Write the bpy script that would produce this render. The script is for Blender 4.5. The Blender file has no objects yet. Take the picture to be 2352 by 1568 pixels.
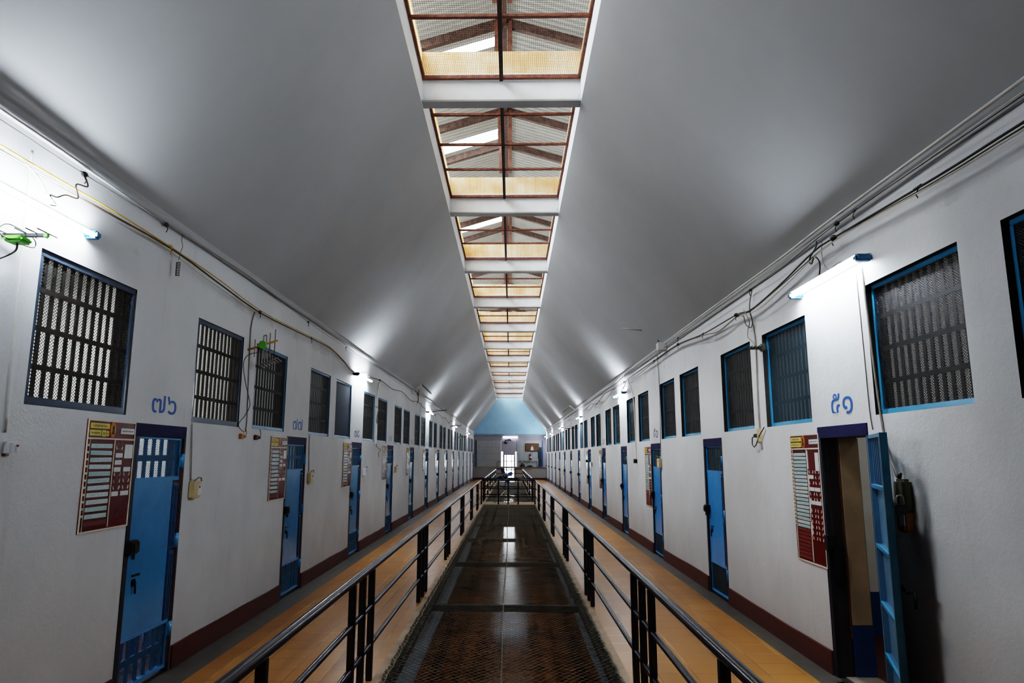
import bpy, bmesh, math, random
from mathutils import Vector, Matrix
R = random.Random(7)
SC = bpy.context.scene
COL = SC.collection
PI = math.pi

# ------------------------------------------------------------------ dimensions (metres)
XL, XR = -2.84, 2.64           # faces of the two long walls
Y0, Y1 = -7.0, 52.5            # back of the hall, end wall
ZC = 3.66                      # where the sloping ceiling leaves the walls
WX0, WX1, WZ, WTOP = -1.08, 0.84, 5.95, 6.30   # skylight well
PL, PR = 3.542, 3.56           # cell pitch on each side
DL0, DR0 = 5.545, 5.56         # centre of the first door on each side
NC = 14
RXN = 0.965                    # railing line on the near part of the right side

# ------------------------------------------------------------------ node helpers
def lin(c):
    return tuple(((v / 255) / 12.92 if v / 255 <= 0.04045 else ((v / 255 + 0.055) / 1.055) ** 2.4) for v in c) + (1.0,)

class NT:
    def __init__(s, name):
        s.m = bpy.data.materials.new(name); s.m.use_nodes = True
        s.t = s.m.node_tree; s.n = s.t.nodes
        s.b = s.n['Principled BSDF']; s.out = s.n['Material Output']
    def node(s, typ, **kw):
        n = s.n.new(typ)
        for k, v in kw.items():
            if k.startswith('i_'):
                n.inputs[k[2:].replace('_', ' ')].default_value = v
            else:
                setattr(n, k, v)
        return n
    def link(s, a, b): s.t.links.new(a, b)
    def math(s, op, a, b=None, c=None):
        n = s.node('ShaderNodeMath', operation=op)
        for i, v in enumerate((a, b, c)):
            if v is None: continue
            if isinstance(v, (int, float)): n.inputs[i].default_value = v
            else: s.link(v, n.inputs[i])
        return n.outputs[0]
    def mix(s, fac, a, b, blend='MIX'):
        n = s.node('ShaderNodeMix', data_type='RGBA', blend_type=blend)
        for idx, v in ((0, fac), (6, a), (7, b)):
            if isinstance(v, (int, float)): n.inputs[idx].default_value = v
            elif isinstance(v, tuple): n.inputs[idx].default_value = v
            else: s.link(v, n.inputs[idx])
        return n.outputs[2]
    def ramp(s, fac, p0, p1, c0=(0, 0, 0, 1), c1=(1, 1, 1, 1)):
        n = s.node('ShaderNodeValToRGB')
        n.color_ramp.elements[0].position = p0; n.color_ramp.elements[0].color = c0
        n.color_ramp.elements[1].position = p1; n.color_ramp.elements[1].color = c1
        s.link(fac, n.inputs[0]); return n.outputs[0]
    def coord(s, kind='Object'):
        return s.node('ShaderNodeTexCoord').outputs[kind]
    def noise(s, vec, scale, detail=4, rough=0.6):
        n = s.node('ShaderNodeTexNoise'); n.inputs['Scale'].default_value = scale
        n.inputs['Detail'].default_value = detail; n.inputs['Roughness'].default_value = rough
        s.link(vec, n.inputs['Vector']); return n.outputs['Fac']
    def sep(s, vec):
        n = s.node('ShaderNodeSeparateXYZ'); s.link(vec, n.inputs[0]); return n.outputs
    def scale(s, vec, v):
        n = s.node('ShaderNodeVectorMath', operation='MULTIPLY'); s.link(vec, n.inputs[0]); n.inputs[1].default_value = v
        return n.outputs[0]
    def bump(s, h, strength=0.2, dist=0.01):
        n = s.node('ShaderNodeBump'); n.inputs['Strength'].default_value = strength; n.inputs['Distance'].default_value = dist
        s.link(h, n.inputs['Height']); s.link(n.outputs[0], s.b.inputs['Normal'])
    def color(s, c):
        if isinstance(c, tuple): s.b.inputs['Base Color'].default_value = c
        else: s.link(c, s.b.inputs['Base Color'])
    def set(s, rough=0.5, metal=0.0, spec=0.5):
        s.b.inputs['Roughness'].default_value = rough; s.b.inputs['Metallic'].default_value = metal
        s.b.inputs['Specular IOR Level'].default_value = spec
    def cutout(s, solid):
        """solid: 1 where wire is, 0 where open"""
        tr = s.node('ShaderNodeBsdfTransparent'); mx = s.node('ShaderNodeMixShader')
        s.link(solid, mx.inputs[0]); s.link(tr.outputs[0], mx.inputs[1]); s.link(s.b.outputs[0], mx.inputs[2])
        s.link(mx.outputs[0], s.out.inputs['Surface'])

def simple(name, rgb, rough=0.5, metal=0.0, var=0.12, scale=6.0, spec=0.5, bump=0.0):
    t = NT(name); c = lin(rgb)
    v = t.noise(t.coord(), scale, 5)
    dark = tuple(x * (1 - 2 * var) for x in c[:3]) + (1,)
    lite = tuple(min(1, x * (1 + var)) for x in c[:3]) + (1,)
    t.color(t.ramp(v, 0.3, 0.7, dark, lite)); t.set(rough, metal, spec)
    if bump: t.bump(t.noise(t.coord(), scale * 6, 3), bump, 0.004)
    return t.m

M = {}
def make_materials():
    # painted plaster: slightly uneven, dirt and painted-in shade darken it towards the floor, faint stains
    t = NT('wall_plaster'); co = t.coord(); z = t.sep(co)[2]
    n1 = t.noise(co, 0.9, 6); n2 = t.noise(t.scale(co, (1, 5, 0.6)), 1.6, 5)
    base = t.ramp(n1, 0.3, 0.75, lin((192, 193, 195)), lin((212, 214, 217)))
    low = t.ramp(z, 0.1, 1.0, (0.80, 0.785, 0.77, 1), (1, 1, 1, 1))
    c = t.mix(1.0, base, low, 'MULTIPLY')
    st = t.ramp(n2, 0.60, 0.82, (1, 1, 1, 1), (0.84, 0.83, 0.80, 1))
    c = t.mix(0.7, c, st, 'MULTIPLY')
    band = t.math('LESS_THAN', t.math('ABSOLUTE', t.math('SUBTRACT', t.math('ADD', z, t.math('MULTIPLY', t.noise(co, 7, 4), 0.12)), 3.37)), 0.055)
    pt = t.math('MULTIPLY', band, t.ramp(t.noise(co, 1.1, 3), 0.52, 0.56))
    c = t.mix(t.math('MULTIPLY', pt, 0.25), c, lin((150, 150, 144)))
    t.color(c); t.set(0.75, 0, 0.3)
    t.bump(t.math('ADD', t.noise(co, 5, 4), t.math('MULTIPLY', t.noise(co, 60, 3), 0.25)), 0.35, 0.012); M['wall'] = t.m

    t = NT('ceiling_plaster'); co = t.coord()
    n1 = t.noise(co, 0.35, 5); 
    c = t.ramp(n1, 0.3, 0.75, lin((154, 155, 155)), lin((170, 171, 172)))
    sp = t.ramp(t.noise(co, 9, 2), 0.80, 0.84, (1, 1, 1, 1), (0.75, 0.74, 0.72, 1))
    t.color(t.mix(0.6, c, sp, 'MULTIPLY')); t.set(0.8, 0, 0.25); t.bump(t.noise(co, 3, 4), 0.25, 0.02); M['ceil'] = t.m

    M['beam'] = simple('beam_paint', (244, 246, 248), 0.6, 0, 0.05, 3)
    M['beam_under'] = simple('beam_flange_shade', (150, 148, 146), 0.6, 0, 0.06, 3)  # greyer copy of the beam paint: underside shade put into the colour
    M['pipe'] = simple('white_pipe', (205, 203, 198), 0.4, 0, 0.08, 3)
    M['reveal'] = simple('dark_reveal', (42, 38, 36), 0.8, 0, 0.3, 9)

    # yellow square tiles with thin joints
    t = NT('yellow_tile'); co = t.coord(); xyz = t.sep(co)
    br = t.node('ShaderNodeTexBrick', offset=0.0, squash=1.0); t.link(co, br.inputs['Vector'])
    br.inputs['Scale'].default_value = 1.0; br.inputs['Brick Width'].default_value = 0.30; br.inputs['Row Height'].default_value = 0.30
    br.inputs['Mortar Size'].default_value = 0.0035; br.inputs['Mortar Smooth'].default_value = 0.2
    br.inputs['Color1'].default_value = lin((178, 124, 58)); br.inputs['Color2'].default_value = lin((168, 114, 52))
    br.inputs['Mortar'].default_value = lin((150, 112, 70))
    lightm = t.mix(t.ramp(t.noise(co, 0.8, 3), 0.45, 0.6), lin((96, 72, 46)), lin((222, 200, 160)))
    br2 = t.mix(br.outputs['Fac'], br.outputs['Color'], lightm)
    grime = t.ramp(t.noise(t.scale(co, (1, 0.4, 1)), 1.4, 6, 0.6), 0.3, 0.75, (0.82, 0.80, 0.76, 1), (1.06, 1.04, 1, 1))
    c = t.mix(1.0, br2, grime, 'MULTIPLY')
    t.color(c); t.set(0.33, 0, 0.2)
    t.bump(t.math('MULTIPLY', br.outputs['Fac'], -1.0), 0.4, 0.003); M['tile'] = t.m

    t = NT('grey_border_tile'); co = t.coord()
    br = t.node('ShaderNodeTexBrick', offset=0.0); t.link(co, br.inputs['Vector'])
    br.inputs['Scale'].default_value = 1.0; br.inputs['Brick Width'].default_value = 0.30; br.inputs['Row Height'].default_value = 0.30
    br.inputs['Mortar Size'].default_value = 0.004
    br.inputs['Color1'].default_value = lin((90, 85, 80)); br.inputs['Color2'].default_value = lin((84, 80, 75)); br.inputs['Mortar'].default_value = lin((80, 76, 72))
    c = t.mix(1.0, br.outputs['Color'], t.ramp(t.noise(co, 7, 7, 0.75), 0.3, 0.75, (0.6, 0.58, 0.56, 1), (1.1, 1.08, 1.05, 1)), 'MULTIPLY')
    t.color(c); t.set(0.42); M['border'] = t.m

    M['concrete_lip'] = simple('pale_concrete_lip', (172, 148, 124), 0.75, 0, 0.14, 5, bump=0.2)
    M['slab'] = simple('slab_concrete', (120, 110, 100), 0.85, 0, 0.15, 4)
    M['plate'] = simple('grey_ledge_plate', (128, 138, 150), 0.55, 0, 0.12, 5)
    M['ground'] = simple('brown_ground', (200, 132, 78), 0.16, 0, 0.22, 1.2)
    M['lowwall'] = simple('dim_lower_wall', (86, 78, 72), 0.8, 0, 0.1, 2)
    M['maroon'] = simple('maroon_paint', (80, 31, 24), 0.55, 0, 0.12, 8, bump=0.2)
    M['maroon_floor'] = simple('maroon_cell_floor', (84, 34, 24), 0.5, 0, 0.15, 6)
    M['navy'] = simple('navy_paint', (26, 26, 70), 0.6, 0, 0.25, 5, 0.2)
    M['dark_wood'] = simple('dark_jamb', (34, 27, 26), 0.6, 0, 0.3, 7)
    M['frame_dark'] = simple('dark_frame_paint', (22, 21, 34), 0.5, 0, 0.3, 6)
    M['rust_edge'] = simple('rusty_jamb_edge', (112, 62, 38), 0.7, 0, 0.25, 12)
    M['beige'] = simple('beige_jamb_plaster', (168, 150, 124), 0.8, 0, 0.1, 4, bump=0.3)
    M['dado'] = simple('blue_dado', (24, 64, 120), 0.45, 0, 0.15, 6)

    # cell rooms: white above, blue dado below (object z)
    t = NT('cell_plaster'); co = t.coord(); z = t.sep(co)[2]
    st = t.math('GREATER_THAN', z, 0.42)
    c = t.mix(st, lin((24, 66, 122)), t.ramp(t.noise(co, 1.5, 5), 0.35, 0.7, lin((200, 200, 196)), lin((224, 224, 222))))
    t.color(c); t.set(0.7, 0, 0.3); M['cell'] = t.m

    # worn blue door paint with rubbed dark patches
    def worn(name, rgb, dark):
        t = NT(name); co = t.coord(); c0 = lin(rgb)
        v = t.ramp(t.noise(co, 3, 5), 0.3, 0.7, tuple(x * 0.84 for x in c0[:3]) + (1,), tuple(x * 1.1 for x in c0[:3]) + (1,))
        w = t.ramp(t.noise(co, 5.5, 8, 0.75), 0.655, 0.70)
        t.color(t.mix(w, v, lin(dark))); t.set(0.17); return t.m
    M['blue_l'] = worn('steel_blue_paint', (62, 132, 180), (52, 58, 58))
    M['blue_r'] = worn('bright_blue_paint', (46, 138, 208), (30, 78, 110))
    M['blue_deep'] = simple('deep_blue_strip', (30, 78, 122), 0.5, 0, 0.2, 30)
    M['blue_frame_l'] = worn('faded_blue_frame', (60, 72, 88), (44, 42, 40))
    M['blue_frame_m'] = worn('mid_blue_frame', (78, 124, 160), (50, 60, 70))
    M['blue_frame_r'] = worn('sky_blue_frame', (62, 146, 192), (50, 96, 120))
    M['blue_panel'] = simple('blue_sheet', (12, 36, 60), 0.85, 0, 0.3, 3)
    M['shutter_dark'] = simple('dark_shutter_paint', (22, 40, 56), 0.5, 0, 0.15, 4)
    M['teal_edge'] = simple('teal_door_edge', (36, 92, 114), 0.5, 0, 0.2, 5)
    M['leaf_back'] = simple('pale_blue_leaf_inside', (72, 114, 144), 0.4, 0, 0.08, 4)
    M['bar_brown'] = simple('rusty_bar', (54, 42, 34), 0.65, 0.2, 0.25, 14)
    M['bar_dark'] = simple('dark_bar', (34, 32, 30), 0.6, 0.2, 0.2, 14)
    M['bar_blue'] = simple('blue_bar', (34, 84, 118), 0.5, 0, 0.2, 10)
    M['black_iron'] = simple('black_iron', (22, 20, 20), 0.45, 0.4, 0.2, 20)
    M['rust'] = simple('rust_iron', (112, 66, 50), 0.75, 0.2, 0.3, 18)
    M['rust_dark'] = simple('dark_rust_iron', (58, 40, 36), 0.7, 0.2, 0.3, 14)
    M['rail'] = simple('glossy_dark_rail', (26, 22, 36), 0.22, 0.0, 0.18, 9, 0.45)
    M['post'] = simple('black_post', (24, 20, 28), 0.3, 0.0, 0.15, 9, 0.5)
    M['netwire'] = simple('galvanised_wire', (122, 108, 84), 0.45, 0.3, 0.15, 20)
    M['netlight'] = simple('pale_binding_wire', (158, 150, 132), 0.5, 0.4, 0.18, 20)
    M['netframe'] = simple('dark_net_frame', (52, 50, 46), 0.5, 0.2, 0.2, 12)

    # diamond expanded metal (local x across, z up)
    def diamond(name, rgb, sx, sz, w):
        t = NT(name); xyz = t.sep(t.coord()); u = t.math('DIVIDE', xyz[0], sx); v = t.math('DIVIDE', xyz[2], sz)
        a = t.math('ABSOLUTE', t.math('SUBTRACT', t.math('FRACT', t.math('ADD', u, v)), 0.5))
        b = t.math('ABSOLUTE', t.math('SUBTRACT', t.math('FRACT', t.math('SUBTRACT', u, v)), 0.5))
        s_ = t.math('GREATER_THAN', t.math('MAXIMUM', a, b), 0.5 - w)
        t.color(lin(rgb)); t.set(0.6, 0.1); t.cutout(s_); return t.m
    M['mesh_l'] = diamond('expanded_mesh_brown', (34, 30, 27), 0.026, 0.021, 0.135)
    M['mesh_r'] = diamond('expanded_mesh_grey', (34, 35, 35), 0.024, 0.018, 0.2)
    M['mesh_teal'] = diamond('expanded_mesh_teal', (18, 46, 58), 0.022, 0.017, 0.27)
    M['mesh_blue'] = diamond('expanded_mesh_blue', (38, 100, 140), 0.024, 0.019, 0.15)
    # square skylight mesh
    t = NT('square_mesh'); xyz = t.sep(t.coord())
    fx = t.math('ABSOLUTE', t.math('SUBTRACT', t.math('FRACT', t.math('DIVIDE', xyz[0], 0.023)), 0.5))
    fy = t.math('ABSOLUTE', t.math('SUBTRACT', t.math('FRACT', t.math('DIVIDE', xyz[1], 0.032)), 0.5))
    s_ = t.math('GREATER_THAN', t.math('MAXIMUM', fx, fy), 0.5 - 0.07)
    t.color(lin((48, 38, 34))); t.set(0.7, 0.1); t.cutout(s_); M['mesh_sky'] = t.m

    # corrugated roof sheet, faintly translucent
    t = NT('roof_sheet'); co = t.coord(); y = t.sep(co)[1]
    wv = t.math('SINE', t.math('MULTIPLY', y, 2 * PI / 0.13))
    c = t.mix(t.math('MULTIPLY_ADD', wv, 0.5, 0.5), lin((104, 102, 97)), lin((150, 150, 144)))
    c = t.mix(1.0, c, t.ramp(t.noise(co, 1.6, 6), 0.3, 0.7, (0.62, 0.6, 0.58, 1), (1.05, 1.05, 1.05, 1)), 'MULTIPLY')
    t.color(c); t.set(0.7); t.bump(wv, 1.0, 0.03)
    tl = t.node('ShaderNodeBsdfTranslucent'); tl.inputs[0].default_value = lin((196, 190, 176))
    mx = t.node('ShaderNodeMixShader'); mx.inputs[0].default_value = 0.04
    t.link(t.b.outputs[0], mx.inputs[1]); t.link(tl.outputs[0], mx.inputs[2]); t.link(mx.outputs[0], t.out.inputs['Surface']); M['roof'] = t.m
    # honey coloured translucent boards round the skylight
    t = NT('honey_panel'); co = t.coord(); xyz = t.sep(co)
    st = t.noise(t.scale(co, (40, 40, 0.5)), 1.0, 2)
    c = t.mix(t.ramp(t.noise(co, 2.5, 3), 0.4, 0.65), lin((236, 204, 156)), lin((250, 238, 212)))
    c = t.mix(0.5, c, t.ramp(st, 0.35, 0.6, (0.75, 0.68, 0.58, 1), (1, 1, 1, 1)), 'MULTIPLY')
    t.color(c); t.set(0.7)
    tl = t.node('ShaderNodeBsdfTranslucent'); t.link(c, tl.inputs[0])
    mx = t.node('ShaderNodeMixShader'); mx.inputs[0].default_value = 0.55
    t.link(t.b.outputs[0], mx.inputs[1]); t.link(tl.outputs[0], mx.inputs[2]); t.link(mx.outputs[0], t.out.inputs['Surface']); M['honey'] = t.m
    M['truss'] = simple('roof_timber', (78, 56, 46), 0.8, 0, 0.3, 10)
    M['truss_red'] = simple('red_oxide_post', (104, 62, 46), 0.75, 0, 0.25, 10)

    # boards
    M['board'] = simple('board_red', (90, 12, 12), 0.2, 0, 0.1, 3)
    M['cream'] = simple('cream_strip', (206, 196, 180), 0.5, 0, 0.05, 6)
    M['yellow_tag'] = simple('yellow_tag', (206, 188, 88), 0.5, 0, 0.06, 8)
    M['white_tag'] = simple('white_tag', (206, 208, 206), 0.4, 0, 0.06, 8)
    M['gold'] = simple('gold_emblem', (176, 128, 34), 0.35, 0.4, 0.2, 30)
    M['orange'] = simple('orange_halo', (168, 62, 20), 0.5, 0, 0.1, 20)
    M['dark_ink'] = simple('dark_ink', (34, 30, 26), 0.6, 0, 0.1, 20)
    M['grey_ink'] = simple('grey_ink', (92, 92, 92), 0.6, 0, 0.1, 20)
    M['sign_blue'] = simple('sign_blue_paint', (34, 82, 152), 0.55, 0, 0.12, 14)
    M['sign_navy'] = simple('sign_navy_paint', (44, 60, 110), 0.6, 0, 0.15, 14)
    M['sign_faint'] = simple('sign_faint_paint', (140, 148, 160), 0.7, 0, 0.08, 14)
    t = NT('handwritten_strip'); co = t.coord('Object'); xyz = t.sep(co)
    inv = t.node('ShaderNodeObjectInfo')
    n = t.node('ShaderNodeTexNoise', noise_dimensions='4D'); n.inputs['Scale'].default_value = 1.0; n.inputs['Detail'].default_value = 3
    t.link(t.scale(co, (95, 1, 260)), n.inputs['Vector']); t.link(t.math('MULTIPLY', inv.outputs['Random'], 40.0), n.inputs['W'])
    band = t.math('LESS_THAN', t.math('ABSOLUTE', xyz[2]), 0.0075)
    side = t.math('LESS_THAN', t.math('ABSOLUTE', t.math('ADD', xyz[0], -0.01)), 0.115)
    ink = t.math('MULTIPLY', t.math('MULTIPLY', t.math('GREATER_THAN', n.outputs['Fac'], 0.55), band), side)
    pc = t.mix(inv.outputs['Random'], lin((160, 190, 194)), lin((196, 210, 208)))
    edge = t.math('LESS_THAN', xyz[0], -0.118)
    pc = t.mix(t.math('MULTIPLY', edge, 0.6), pc, lin((120, 110, 96)))
    t.color(t.mix(t.math('MULTIPLY', ink, 0.55), pc, lin((58, 76, 84)))); t.set(0.15); M['strip'] = t.m
    M['strip_red'] = simple('bare_slot', (112, 44, 42), 0.3, 0, 0.08, 6)

    # fittings
    M['tube'] = None
    t = NT('lit_tube'); t.b.inputs['Base Color'].default_value = (1, 1, 1, 1)
    t.b.inputs['Emission Color'].default_value = (0.82, 0.91, 1.0, 1); t.b.inputs['Emission Strength'].default_value = 190.0; M['tube'] = t.m
    t = NT('lit_tube_strong'); t.b.inputs['Base Color'].default_value = (1, 1, 1, 1)
    t.b.inputs['Emission Color'].default_value = (0.80, 0.90, 1.0, 1); t.b.inputs['Emission Strength'].default_value = 240.0; M['tube_strong'] = t.m
    t = NT('lit_tube_far'); t.b.inputs['Base Color'].default_value = (1, 1, 1, 1)
    t.b.inputs['Emission Color'].default_value = (0.82, 0.91, 1.0, 1); t.b.inputs['Emission Strength'].default_value = 190.0; M['tube_far'] = t.m
    t = NT('lit_tube_end'); t.b.inputs['Base Color'].default_value = (1, 1, 1, 1)
    t.b.inputs['Emission Color'].default_value = (0.9, 0.95, 1.0, 1); t.b.inputs['Emission Strength'].default_value = 14.0; M['tube_end'] = t.m
    M['lamp_blue'] = simple('blue_lamp_holder', (34, 98, 138), 0.4, 0, 0.1, 10)
    M['lamp_white'] = simple('white_batten', (196, 196, 194), 0.45, 0, 0.05, 6)
    M['beige_plastic'] = simple('beige_plastic', (188, 170, 126), 0.4, 0, 0.08, 8)
    M['white_plastic'] = simple('white_plastic', (206, 208, 212), 0.4, 0, 0.05, 8)
    M['red_plastic'] = simple('red_plastic', (150, 40, 34), 0.4, 0, 0.05, 8)
    M['olive'] = simple('olive_switch_case', (86, 86, 68), 0.45, 0, 0.2, 12)
    M['ochre'] = simple('ochre_label', (158, 108, 50), 0.5, 0, 0.2, 12)
    M['brass'] = simple('brass', (156, 122, 60), 0.35, 0.7, 0.15, 20)
    M['cab_black'] = simple('black_cable', (24, 22, 22), 0.5, 0, 0.1, 10)
    M['cab_brown'] = simple('brown_cable', (70, 56, 44), 0.55, 0, 0.2, 10)
    M['cab_grey'] = simple('grey_cable', (128, 124, 116), 0.55, 0, 0.15, 10)
    M['cab_white'] = simple('white_cable', (196, 192, 182), 0.5, 0, 0.12, 10)
    M['cab_yellow'] = simple('yellow_cable', (200, 156, 40), 0.5, 0, 0.15, 10)
    M['ant_green'] = simple('green_plastic', (96, 190, 50), 0.4, 0, 0.08, 10)
    M['ant_yellow'] = simple('ochre_boom', (190, 140, 30), 0.45, 0, 0.1, 10)
    M['ant_grey'] = simple('aluminium_rod', (140, 138, 134), 0.4, 0.5, 0.1, 10)
    M['gable'] = simple('gable_blue', (158, 204, 238), 0.75, 0, 0.06, 0.8)
    M['end_wall'] = simple('end_wall_grey', (152, 148, 160), 0.8, 0, 0.06, 1.0)
    M['end_low'] = simple('end_wall_low', (148, 146, 146), 0.8, 0, 0.06, 1.0)
    t = NT('corrugated_iron'); co = t.coord(); x = t.sep(co)[0]
    wv = t.math('SINE', t.math('MULTIPLY', x, 2 * PI / 0.098))
    c = t.mix(t.math('MULTIPLY_ADD', wv, 0.5, 0.5), lin((92, 98, 104)), lin((206, 212, 214)))
    t.color(c); t.set(0.5, 0.1); M['corr'] = t.m
    M['gilt'] = simple('gilt_frame', (86, 64, 36), 0.5, 0.2, 0.25, 14)
    M['portrait'] = simple('portrait_ground', (86, 54, 34), 0.6, 0, 0.2, 5)
    M['skin'] = simple('portrait_skin', (196, 160, 124), 0.6, 0, 0.05, 5)
    M['white_cloth'] = simple('white_cloth', (206, 200, 190), 0.8, 0, 0.06, 8)
    M['ext_red'] = simple('extinguisher_red', (104, 20, 18), 0.35, 0, 0.1, 6)
    M['green_rail'] = simple('green_grey_rail', (70, 84, 84), 0.5, 0, 0.1, 6)
    M['dark_cloth'] = simple('dark_cloth', (52, 56, 54), 0.85, 0, 0.3, 9)
    M['fan_blue'] = simple('fan_blue', (40, 62, 110), 0.35, 0, 0.1, 6)
    M['fan_teal'] = simple('fan_motor', (24, 48, 62), 0.35, 0, 0.1, 6)
    M['leg_cream'] = simple('cream_leg', (170, 156, 138), 0.5, 0, 0.1, 6)
    M['purple_cloth'] = simple('purple_cloth', (84, 84, 190), 0.85, 0, 0.15, 6)
    M['sky_cloth'] = simple('sky_cloth', (70, 140, 200), 0.85, 0, 0.15, 6)
    M['sandal'] = simple('black_rubber', (16, 16, 16), 0.25, 0, 0.2, 12)
    M['glow_block'] = simple('glass_block', (236, 242, 244), 0.2, 0, 0.03, 5)
make_materials()

# ------------------------------------------------------------------ mesh builder
class MB:
    def __init__(s): s.v = []; s.f = []; s.m = []; s.sm = []
    def add(s, vs, fs, mi=0, smooth=False):
        b = len(s.v); s.v += [tuple(v) for v in vs]
        for f in fs: s.f.append(tuple(b + i for i in f)); s.m.append(mi); s.sm.append(smooth)
        return s
    def box(s, x0, x1, y0, y1, z0, z1, mi=0, bev=0.0):
        if x0 > x1: x0, x1 = x1, x0
        if y0 > y1: y0, y1 = y1, y0
        if z0 > z1: z0, z1 = z1, z0
        b = min(bev, (x1 - x0) * .45, (y1 - y0) * .45, (z1 - z0) * .45)
        if b <= 0:
            vs = [(x, y, z) for x in (x0, x1) for y in (y0, y1) for z in (z0, z1)]
            fs = [(0, 1, 3, 2), (4, 6, 7, 5), (0, 4, 5, 1), (2, 3, 7, 6), (0, 2, 6, 4), (1, 5, 7, 3)]
            return s.add(vs, fs, mi)
        bm = bmesh.new(); bmesh.ops.create_cube(bm, size=1)
        for v in bm.verts: v.co = Vector(((x0 + x1) / 2 + v.co.x * (x1 - x0), (y0 + y1) / 2 + v.co.y * (y1 - y0), (z0 + z1) / 2 + v.co.z * (z1 - z0)))
        bmesh.ops.bevel(bm, geom=bm.edges[:], offset=b, segments=2, affect='EDGES')
        bm.verts.index_update()
        s.add([v.co[:] for v in bm.verts], [[v.index for v in f.verts] for f in bm.faces], mi); bm.free(); return s
    def quad(s, a, b, c, d, mi=0): return s.add([a, b, c, d], [(0, 1, 2, 3)], mi)
    def tube(s, pts, r, n=8, mi=0, cap=True, closed=False):
        pts = [Vector(p) for p in pts]; N = len(pts)
        if N < 2: return s
        t0 = (pts[1] - pts[0]).normalized()
        ref = Vector((0, 0, 1)) if abs(t0.z) < 0.9 else Vector((1, 0, 0))
        u = t0.cross(ref).normalized(); vs = []
        for i, p in enumerate(pts):
            t = (pts[min(i + 1, N - 1)] - pts[max(i - 1, 0)])
            if t.length < 1e-9: t = t0.copy()
            t.normalize(); u = (u - t * u.dot(t))
            if u.length < 1e-6: u = t.orthogonal()
            u.normalize(); w = t.cross(u); rr = r[i] if isinstance(r, (list, tuple)) else r
            for k in range(n):
                a = 2 * PI * k / n; vs.append(p + (u * math.cos(a) + w * math.sin(a)) * rr)
        fs = [(i * n + k, i * n + (k + 1) % n, (i + 1) * n + (k + 1) % n, (i + 1) * n + k) for i in range(N - 1) for k in range(n)]
        s.add(vs, fs, mi, True)
        if cap:
            b = len(s.v) - len(vs)
            s.f.append(tuple(b + k for k in range(n))[::-1]); s.m.append(mi); s.sm.append(False)
            s.f.append(tuple(b + (N - 1) * n + k for k in range(n))); s.m.append(mi); s.sm.append(False)
        return s
    def disc(s, c, r, axis, h, n=20, mi=0, sx=1.0):
        """short cylinder centred on c along axis letter"""
        c = Vector(c); d = {'x': Vector((1, 0, 0)), 'y': Vector((0, 1, 0)), 'z': Vector((0, 0, 1))}[axis]
        u = {'x': Vector((0, 1, 0)), 'y': Vector((1, 0, 0)), 'z': Vector((1, 0, 0))}[axis]; w = d.cross(u)
        vs = [c + d * (k * h - h / 2) + u * (math.cos(2 * PI * i / n) * r * sx) + w * (math.sin(2 * PI * i / n) * r) for k in (0, 1) for i in range(n)]
        fs = [(i, (i + 1) % n, n + (i + 1) % n, n + i) for i in range(n)] + [tuple(range(n))[::-1], tuple(range(n, 2 * n))]
        return s.add(vs, fs, mi)
    def lathe(s, prof, c=(0, 0, 0), n=20, mi=0, axis='z'):
        vs = []
        for r, h in prof:
            for i in range(n):
                a = 2 * PI * i / n; p = (math.cos(a) * r, math.sin(a) * r, h)
                if axis == 'y': p = (p[0], p[2], p[1])
                vs.append((c[0] + p[0], c[1] + p[1], c[2] + p[2]))
        fs = [(k * n + i, k * n + (i + 1) % n, (k + 1) * n + (i + 1) % n, (k + 1) * n + i) for k in range(len(prof) - 1) for i in range(n)]
        return s.add(vs, fs, mi, True)
    def build(s, name, mats, parent=None, loc=None, rotz=None):
        me = bpy.data.meshes.new(name); me.from_pydata(s.v, [], s.f)
        mats = mats if isinstance(mats, (list, tuple)) else [mats]
        for m in mats: me.materials.append(M[m] if isinstance(m, str) else m)
        me.polygons.foreach_set('material_index', s.m); me.polygons.foreach_set('use_smooth', s.sm); me.update()
        o = bpy.data.objects.new(name, me); COL.objects.link(o)
        if parent: o.parent = parent
        if loc: o.location = loc
        if rotz: o.rotation_euler = (0, 0, rotz)
        return o

def tag(o, label=None, cat=None, group=None, kind=None):
    if label: o['label'] = label
    if cat: o['category'] = cat
    if group: o['group'] = group
    if kind: o['kind'] = kind
    return o
def thing(name, label, cat, loc=(0, 0, 0), rotz=0.0, group=None, kind=None):
    o = bpy.data.objects.new(name, None); COL.objects.link(o); o.empty_display_size = 0.1
    o.location = loc; o.rotation_euler = (0, 0, rotz); return tag(o, label, cat, group, kind)
KIDS = {}
def dup(root, loc, rotz=None, label=None, group=None, kind=None, name=None):
    r = root.copy(); COL.objects.link(r); r.location = loc
    if rotz is not None: r.rotation_euler = (0, 0, rotz)
    if label: r['label'] = label
    if group: r['group'] = group
    if name: r.name = name
    kids = KIDS.get(root.name_full)
    if kids is None:
        kids = KIDS[root.name_full] = [(c, list(c.children)) for c in root.children]
    for c, gs in kids:
        k = c.copy(); COL.objects.link(k); k.parent = r
        for g in gs:
            d = g.copy(); COL.objects.link(d); d.parent = k
    return r
def child(mb, name, mats, parent, label=None):
    o = mb.build(name, mats, parent)
    if label: o['label'] = label
    return o
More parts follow.
